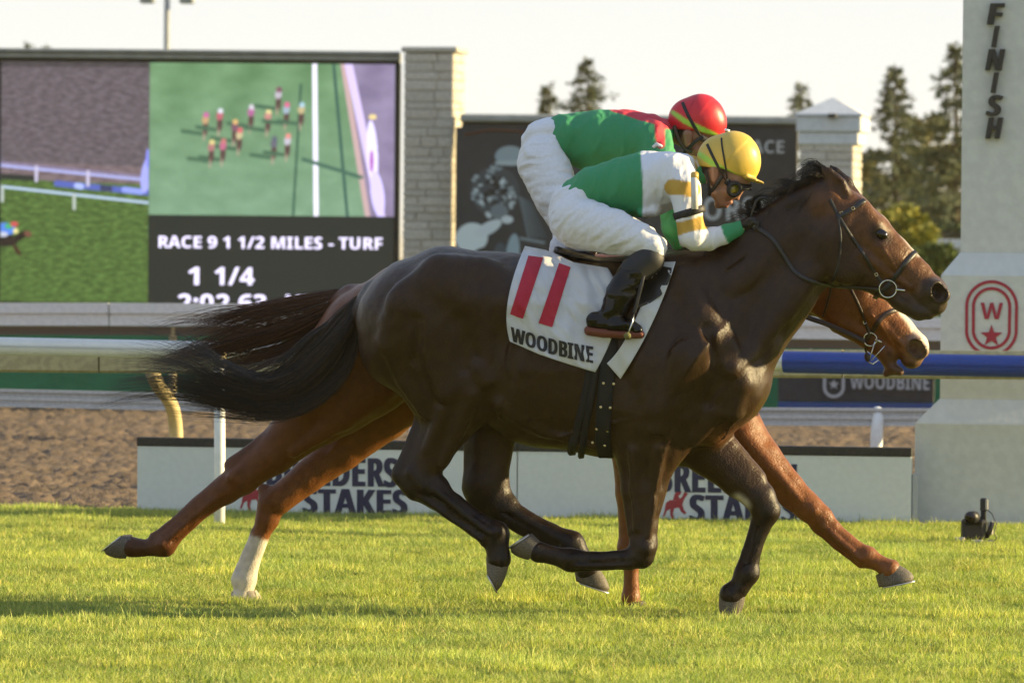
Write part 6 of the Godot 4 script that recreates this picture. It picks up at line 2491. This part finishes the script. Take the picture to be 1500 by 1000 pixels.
	var hm := helmet(h, z0, [Color(.60, .41, .07), Color(.30, .55, .06), Color(.45, .25, .03)],
		[[1058, 234, 37, 0, .84], [1074, 233, 40.5, 0, .82], [1082, 240, 32, 0, .86]],
		[[1020, 268, 25, 0, 6.0], [1050, 276, 29, 0, 6.0], [1090, 297, 34, 0, 6.0]],
		[[[1018, 220, 4.5, .10, 6], [1044, 239, 4.5, .12, 6], [1070, 254, 4, .11, 6], [1096, 266, 3, .09, 6]]],
		[],
		[[1094, 260, 4, 0, 8.0], [1106, 264, 3, 0, 7.0], [1118, 268, 2, 0, 5.5]], shell)
	part(h, "cap_button", tube([at(1065, 192, 0), at(1066, 189, 0)], .012, 10), cm)
	for pts in [[[1036, 211], [1042, 224], [1050, 240], [1058, 256], [1064, 266]], [[1057, 202], [1058, 214], [1061, 232], [1064, 250], [1066, 264]]]:
		strap_on(h, "goggle_strap", hm.f, pts, .013 if pts[0][0] < 1040 else .008, .0018, black, z0, 1.0, .0005)
		strap_on(h, "goggle_strap", hm.f, pts, .013 if pts[0][0] < 1040 else .008, .0018, black, z0, -1.0, .0005)
	for s in [1.0, -1.0]:
		strap_free(h, "chin_strap", [[1058, 258, .092 * s], [1051, 268, .086 * s], [1044, 278, .07 * s], [1038, 286, .05 * s]], .018, .004, black, z0)
		strap_free(h, "chin_strap", [[1034, 250, .07 * s], [1038, 268, .07 * s], [1040, 284, .055 * s]], .012, .004, black, z0)
		var gc := at(1076, 277, .073 * s)
		var gd := Vector3(.35, -.2, .9 * s).normalized()
		var r1 := gd.cross(Vector3.UP).normalized()
		var r2 := r1.cross(gd)
		part(h, "goggle_rim", tube(ring_path(gc, .028, r2, r1, 20), .0105, 8, true), black)
		part(h, "goggle_lens", tube([gc - gd * .02, gc + gd * .005], .024, 20), mat(Color(.14, .115, .012), .06))
		strap_free(h, "goggle_band", [[1064, 264, .085 * s], [1070, 270, .075 * s], [1080, 272, .062 * s], [1096, 274, .02 * s], [1100, 274, 0]], .03, .005, black, z0)
	# arm band with a clear number pouch
	for s in [1.0, -1.0]:
		var c := at(1010, 311, .215 * s)
		var ring := []
		var nor := PackedVector3Array()
		var P := PackedVector3Array()
		for i in 25:
			var a := TAU * i / 24.0
			var rad := Vector3(cos(a) * .0665, cos(a) * .020, sin(a) * .064)
			P.append(c + rad + Vector3(0, 0, heading * rad.x))
			nor.append(rad.normalized())
		part(h, "arm_band", band(P, nor, .034, .004), black)
	var pouch := mat(Color(.6, .58, .55), .25)
	part(h, "number_pouch", tube([at(1017, 260, .285), at(1018, 284, .29), at(1018, 306, .285)], .016, 10), pouch)
	part(h, "pouch_clip", tube([at(1018, 254, .27), at(1018, 262, .285)], .018, 8), mat(Color(.5, .32, .06), .4))

func second_jockey(skin: Material, cm: Material, white: Material, black: Material, z0: float) -> void:
	var h := thing("person", at(880, 370, z0), "jockey half standing in green silks with a red yoke and a red cap", "person", "jockeys")
	var d := Draw.new(self, z0)
	d.f.palette = PackedColorArray([Color(.27, .13, .08), Color(.34, .11, .08), Color(.02, .013, .01), Color(.2, .09, .06)])
	d.chain([[800, 228, 33, 0, 1.25], [830, 205, 28, 0, 1.4], [882, 205, 36, 0, 1.2], [935, 203, 36, 0, 1.15], [962, 200, 24, 0, 1.8]], 10, 0)
	d.chain([[966, 198, 15, 0, 1.0], [990, 196, 13, 0, 1.0], [1008, 194, 15, 0, 1.1]], 8, 0)
	for s in [1.0, -1.0]:
		d.chain([[965, 212, 15, .17 * s, 1.0], [985, 300, 11, .22 * s, 1.0], [992, 352, 9, .20 * s, 1.0], [1012, 374, 7, .12 * s, 1.1]], 6, 0)
		d.chain([[800, 236, 32, .12 * s, 1.0], [826, 300, 25, .2 * s, 1.0], [862, 356, 16, .26 * s, 1.0]], 8, 0)
		d.chain([[862, 356, 15, .26 * s, 1.0], [845, 410, 12, .3 * s, 1.0], [826, 470, 8, .32 * s, 1.0], [860, 484, 8, .33 * s, 1.2]], 6, 0)
	d.chain([[850, 262, 10, .2, 1.0]], 6, 0)
	var trunk: Array = d.f.net(.017)
	var e := Draw.new(self, z0)
	e.f.palette = d.f.palette
	e.chain([[1018, 182, 28, 0, .8], [1030, 192, 25, 0, .82]], 8, 0)
	e.chain([[988, 196, 13, 0, 1.0], [1006, 200, 17, 0, 1.05]], 8, 0)
	e.chain([[1018, 202, 23, 0, .8], [1020, 220, 15, 0, 1.0], [1014, 232, 9, 0, 1.5]], 7, 0)
	e.chain([[1044, 210, 6, 0, 1.0], [1038, 225, 5, 0, 1.0]], 3, 0)
	e.chain([[1028, 234, 3.5, 0, 3.0]], 2, 1)
	e.chain([[1008, 238, 6, 0, 1.5]], 4, 0)
	e.chain([[1008, 197, 8, .082, .5], [1007, 210, 5, .078, .5]], 2, 0, true)
	e.chain([[1009, 201, 3.5, .094, .5], [1009, 206, 2.5, .092, .5]], 1.5, 3, true, 1)
	e.chain([[995, 190, 15, .03, .9]], 3, 2, true, 2)
	part(h, "body", net_mesh(join([trunk, e.f.net(.0055)]), skin), skin)
	for s in [1.0, -1.0]: ball(h, "eye", at(1037, 213, z0 + .036 * s), Vector3(.012, .012, .011), mat(Color(.35, .33, .3), .2))
	var t := Draw.new(self, z0)
	var green := Color(.038, .25, .10)
	t.f.palette = PackedColorArray([green, Color(.54, .03, .05), Color(.03, .21, .085)])
	t.chain([[806, 200, 24, 0, 1.8], [828, 202, 36, 0, 1.4], [872, 207, 46, 0, 1.15], [918, 206, 45, 0, 1.15], [948, 204, 38, 0, 1.4]], 9, 0)
	t.chain([[962, 198, 27, 0, 1.8], [968, 196, 22, 0, 1.8]], 6, 0)
	t.chain([[974, 192, 17, 0, 1.2], [982, 196, 16, 0, 1.1]], 4, 2)
	for s in [1.0, -1.0]:
		t.chain([[955, 206, 30, .14 * s, .8], [966, 232, 24, .2 * s, .9], [980, 290, 18, .225 * s, .95], [987, 330, 18, .22 * s, .95]], 9, 0)
		t.chain([[987, 332, 18, .22 * s, .95], [998, 356, 14, .17 * s, .95], [1006, 366, 11, .14 * s, 1.0]], 5, 0)
	t.chain([[905, 150, 16, 0, 6], [940, 158, 20, 0, 5.6], [975, 172, 20, 0, 4.8]], 1.2, 1, false, 2)
	t.chain([[968, 178, 10, .2, 2.5], [968, 212, 6, .24, 2.0]], 1.2, 1, true, 2)
	folds(t, .015, 0.35, 9.0, .26, 16)
	part(h, "silks", net_mesh(t.f.net(.0095), cm), cm)
	part(h, "collar_badge", tube([at(957, 216, z0 + .25), at(962, 211, z0 + .25), at(968, 214, z0 + .245), at(972, 218, z0 + .24)], .009, 8), white)
	var b := Draw.new(self, z0)
	b.f.palette = PackedColorArray([Color(.64, .62, .65)])
	b.chain([[794, 206, 30, 0, 1.6], [796, 230, 37, 0, 1.45]], 10, 0)
	b.chain([[808, 194, 22, 0, 1.95], [814, 204, 24, 0, 1.95]], 6, 0)
	for s in [1.0, -1.0]:
		b.chain([[796, 240, 38, .12 * s, 1.0], [818, 292, 33, .2 * s, .95], [838, 334, 26, .24 * s, .95], [858, 358, 20, .26 * s, 1.0]], 10, 0)
		b.chain([[838, 334, 22, .24 * s, 1.0], [824, 362, 18, .25 * s, 1.0], [820, 376, 16, .26 * s, 1.0]], 8, 0)
	folds(b, .021, 1.5, 10.0, .20, 19)
	part(h, "breeches", net_mesh(b.f.net(.0105, false), white), white)
	for s in [1.0, -1.0]:
		var p := Draw.new(self, z0)
		p.f.palette = PackedColorArray([Color(.005, .0055, .007)])
		p.chain([[854, 384, 20, .285 * s, .9], [842, 425, 20, .305 * s, .9], [828, 462, 16, .32 * s, .9]], 6, 0)
		p.chain([[814, 474, 12, .32 * s, .95], [864, 486, 8, .33 * s, 1.6]], 6, 0)
		part(h, "boot", net_mesh(p.f.net(.012), cm), cm)
	for s in [1.0, -1.0]:
		var g := Draw.new(self, z0)
		g.f.palette = PackedColorArray([Color(.30, .145, .10)])
		hand_bones(g, [1006, 368], [1022, 378], .12 * s, s, 0, 1.0)
		part(h, "hand", net_mesh(g.f.net(.004), skin), skin)
	var shell := cloth_colours(.42, .06)
	var hm := helmet(h, z0, [Color(.56, .018, .03), Color(.32, .58, .06), Color(.4, .012, .02)],
		[[1012, 176, 33, 0, .88], [1026, 175, 37, 0, .86], [1034, 180, 31, 0, .88]],
		[[980, 212, 24, 0, 6.0], [1010, 220, 28, 0, 6.0], [1052, 236, 34, 0, 6.0]],
		[[[978, 158, 4, .11, 6], [1003, 177, 4, .12, 6], [1030, 190, 4, .11, 6], [1056, 200, 3, .09, 6]]],
		[[[1022, 138, 1.0, .02, 4], [1014, 152, 1.0, .08, 4], [1008, 166, 1.0, .11, 4]]], [[1056, 202, 3.5, 0, 8.0], [1072, 208, 2, 0, 6]], shell)
	for s in [1.0, -1.0]:
		strap_on(h, "goggle_strap", hm.f, [[1000, 150], [1005, 162], [1012, 176], [1020, 190], [1030, 204]], .016, .0018, black, z0, s, .0005)
		strap_free(h, "chin_strap", [[1030, 200, .095 * s], [1018, 208, .094 * s], [1006, 220, .07 * s], [1000, 226, .04 * s]], .016, .004, black, z0)
		strap_free(h, "chin_strap", [[988, 184, .08 * s], [994, 204, .085 * s], [1004, 218, .075 * s], [1014, 222, .08 * s]], .016, .004, mat(Color(.05, .03, .02), .6), z0)
		strap_free(h, "goggle_band", [[1028, 202, .085 * s], [1044, 210, .06 * s], [1054, 214, 0]], .03, .005, black, z0)
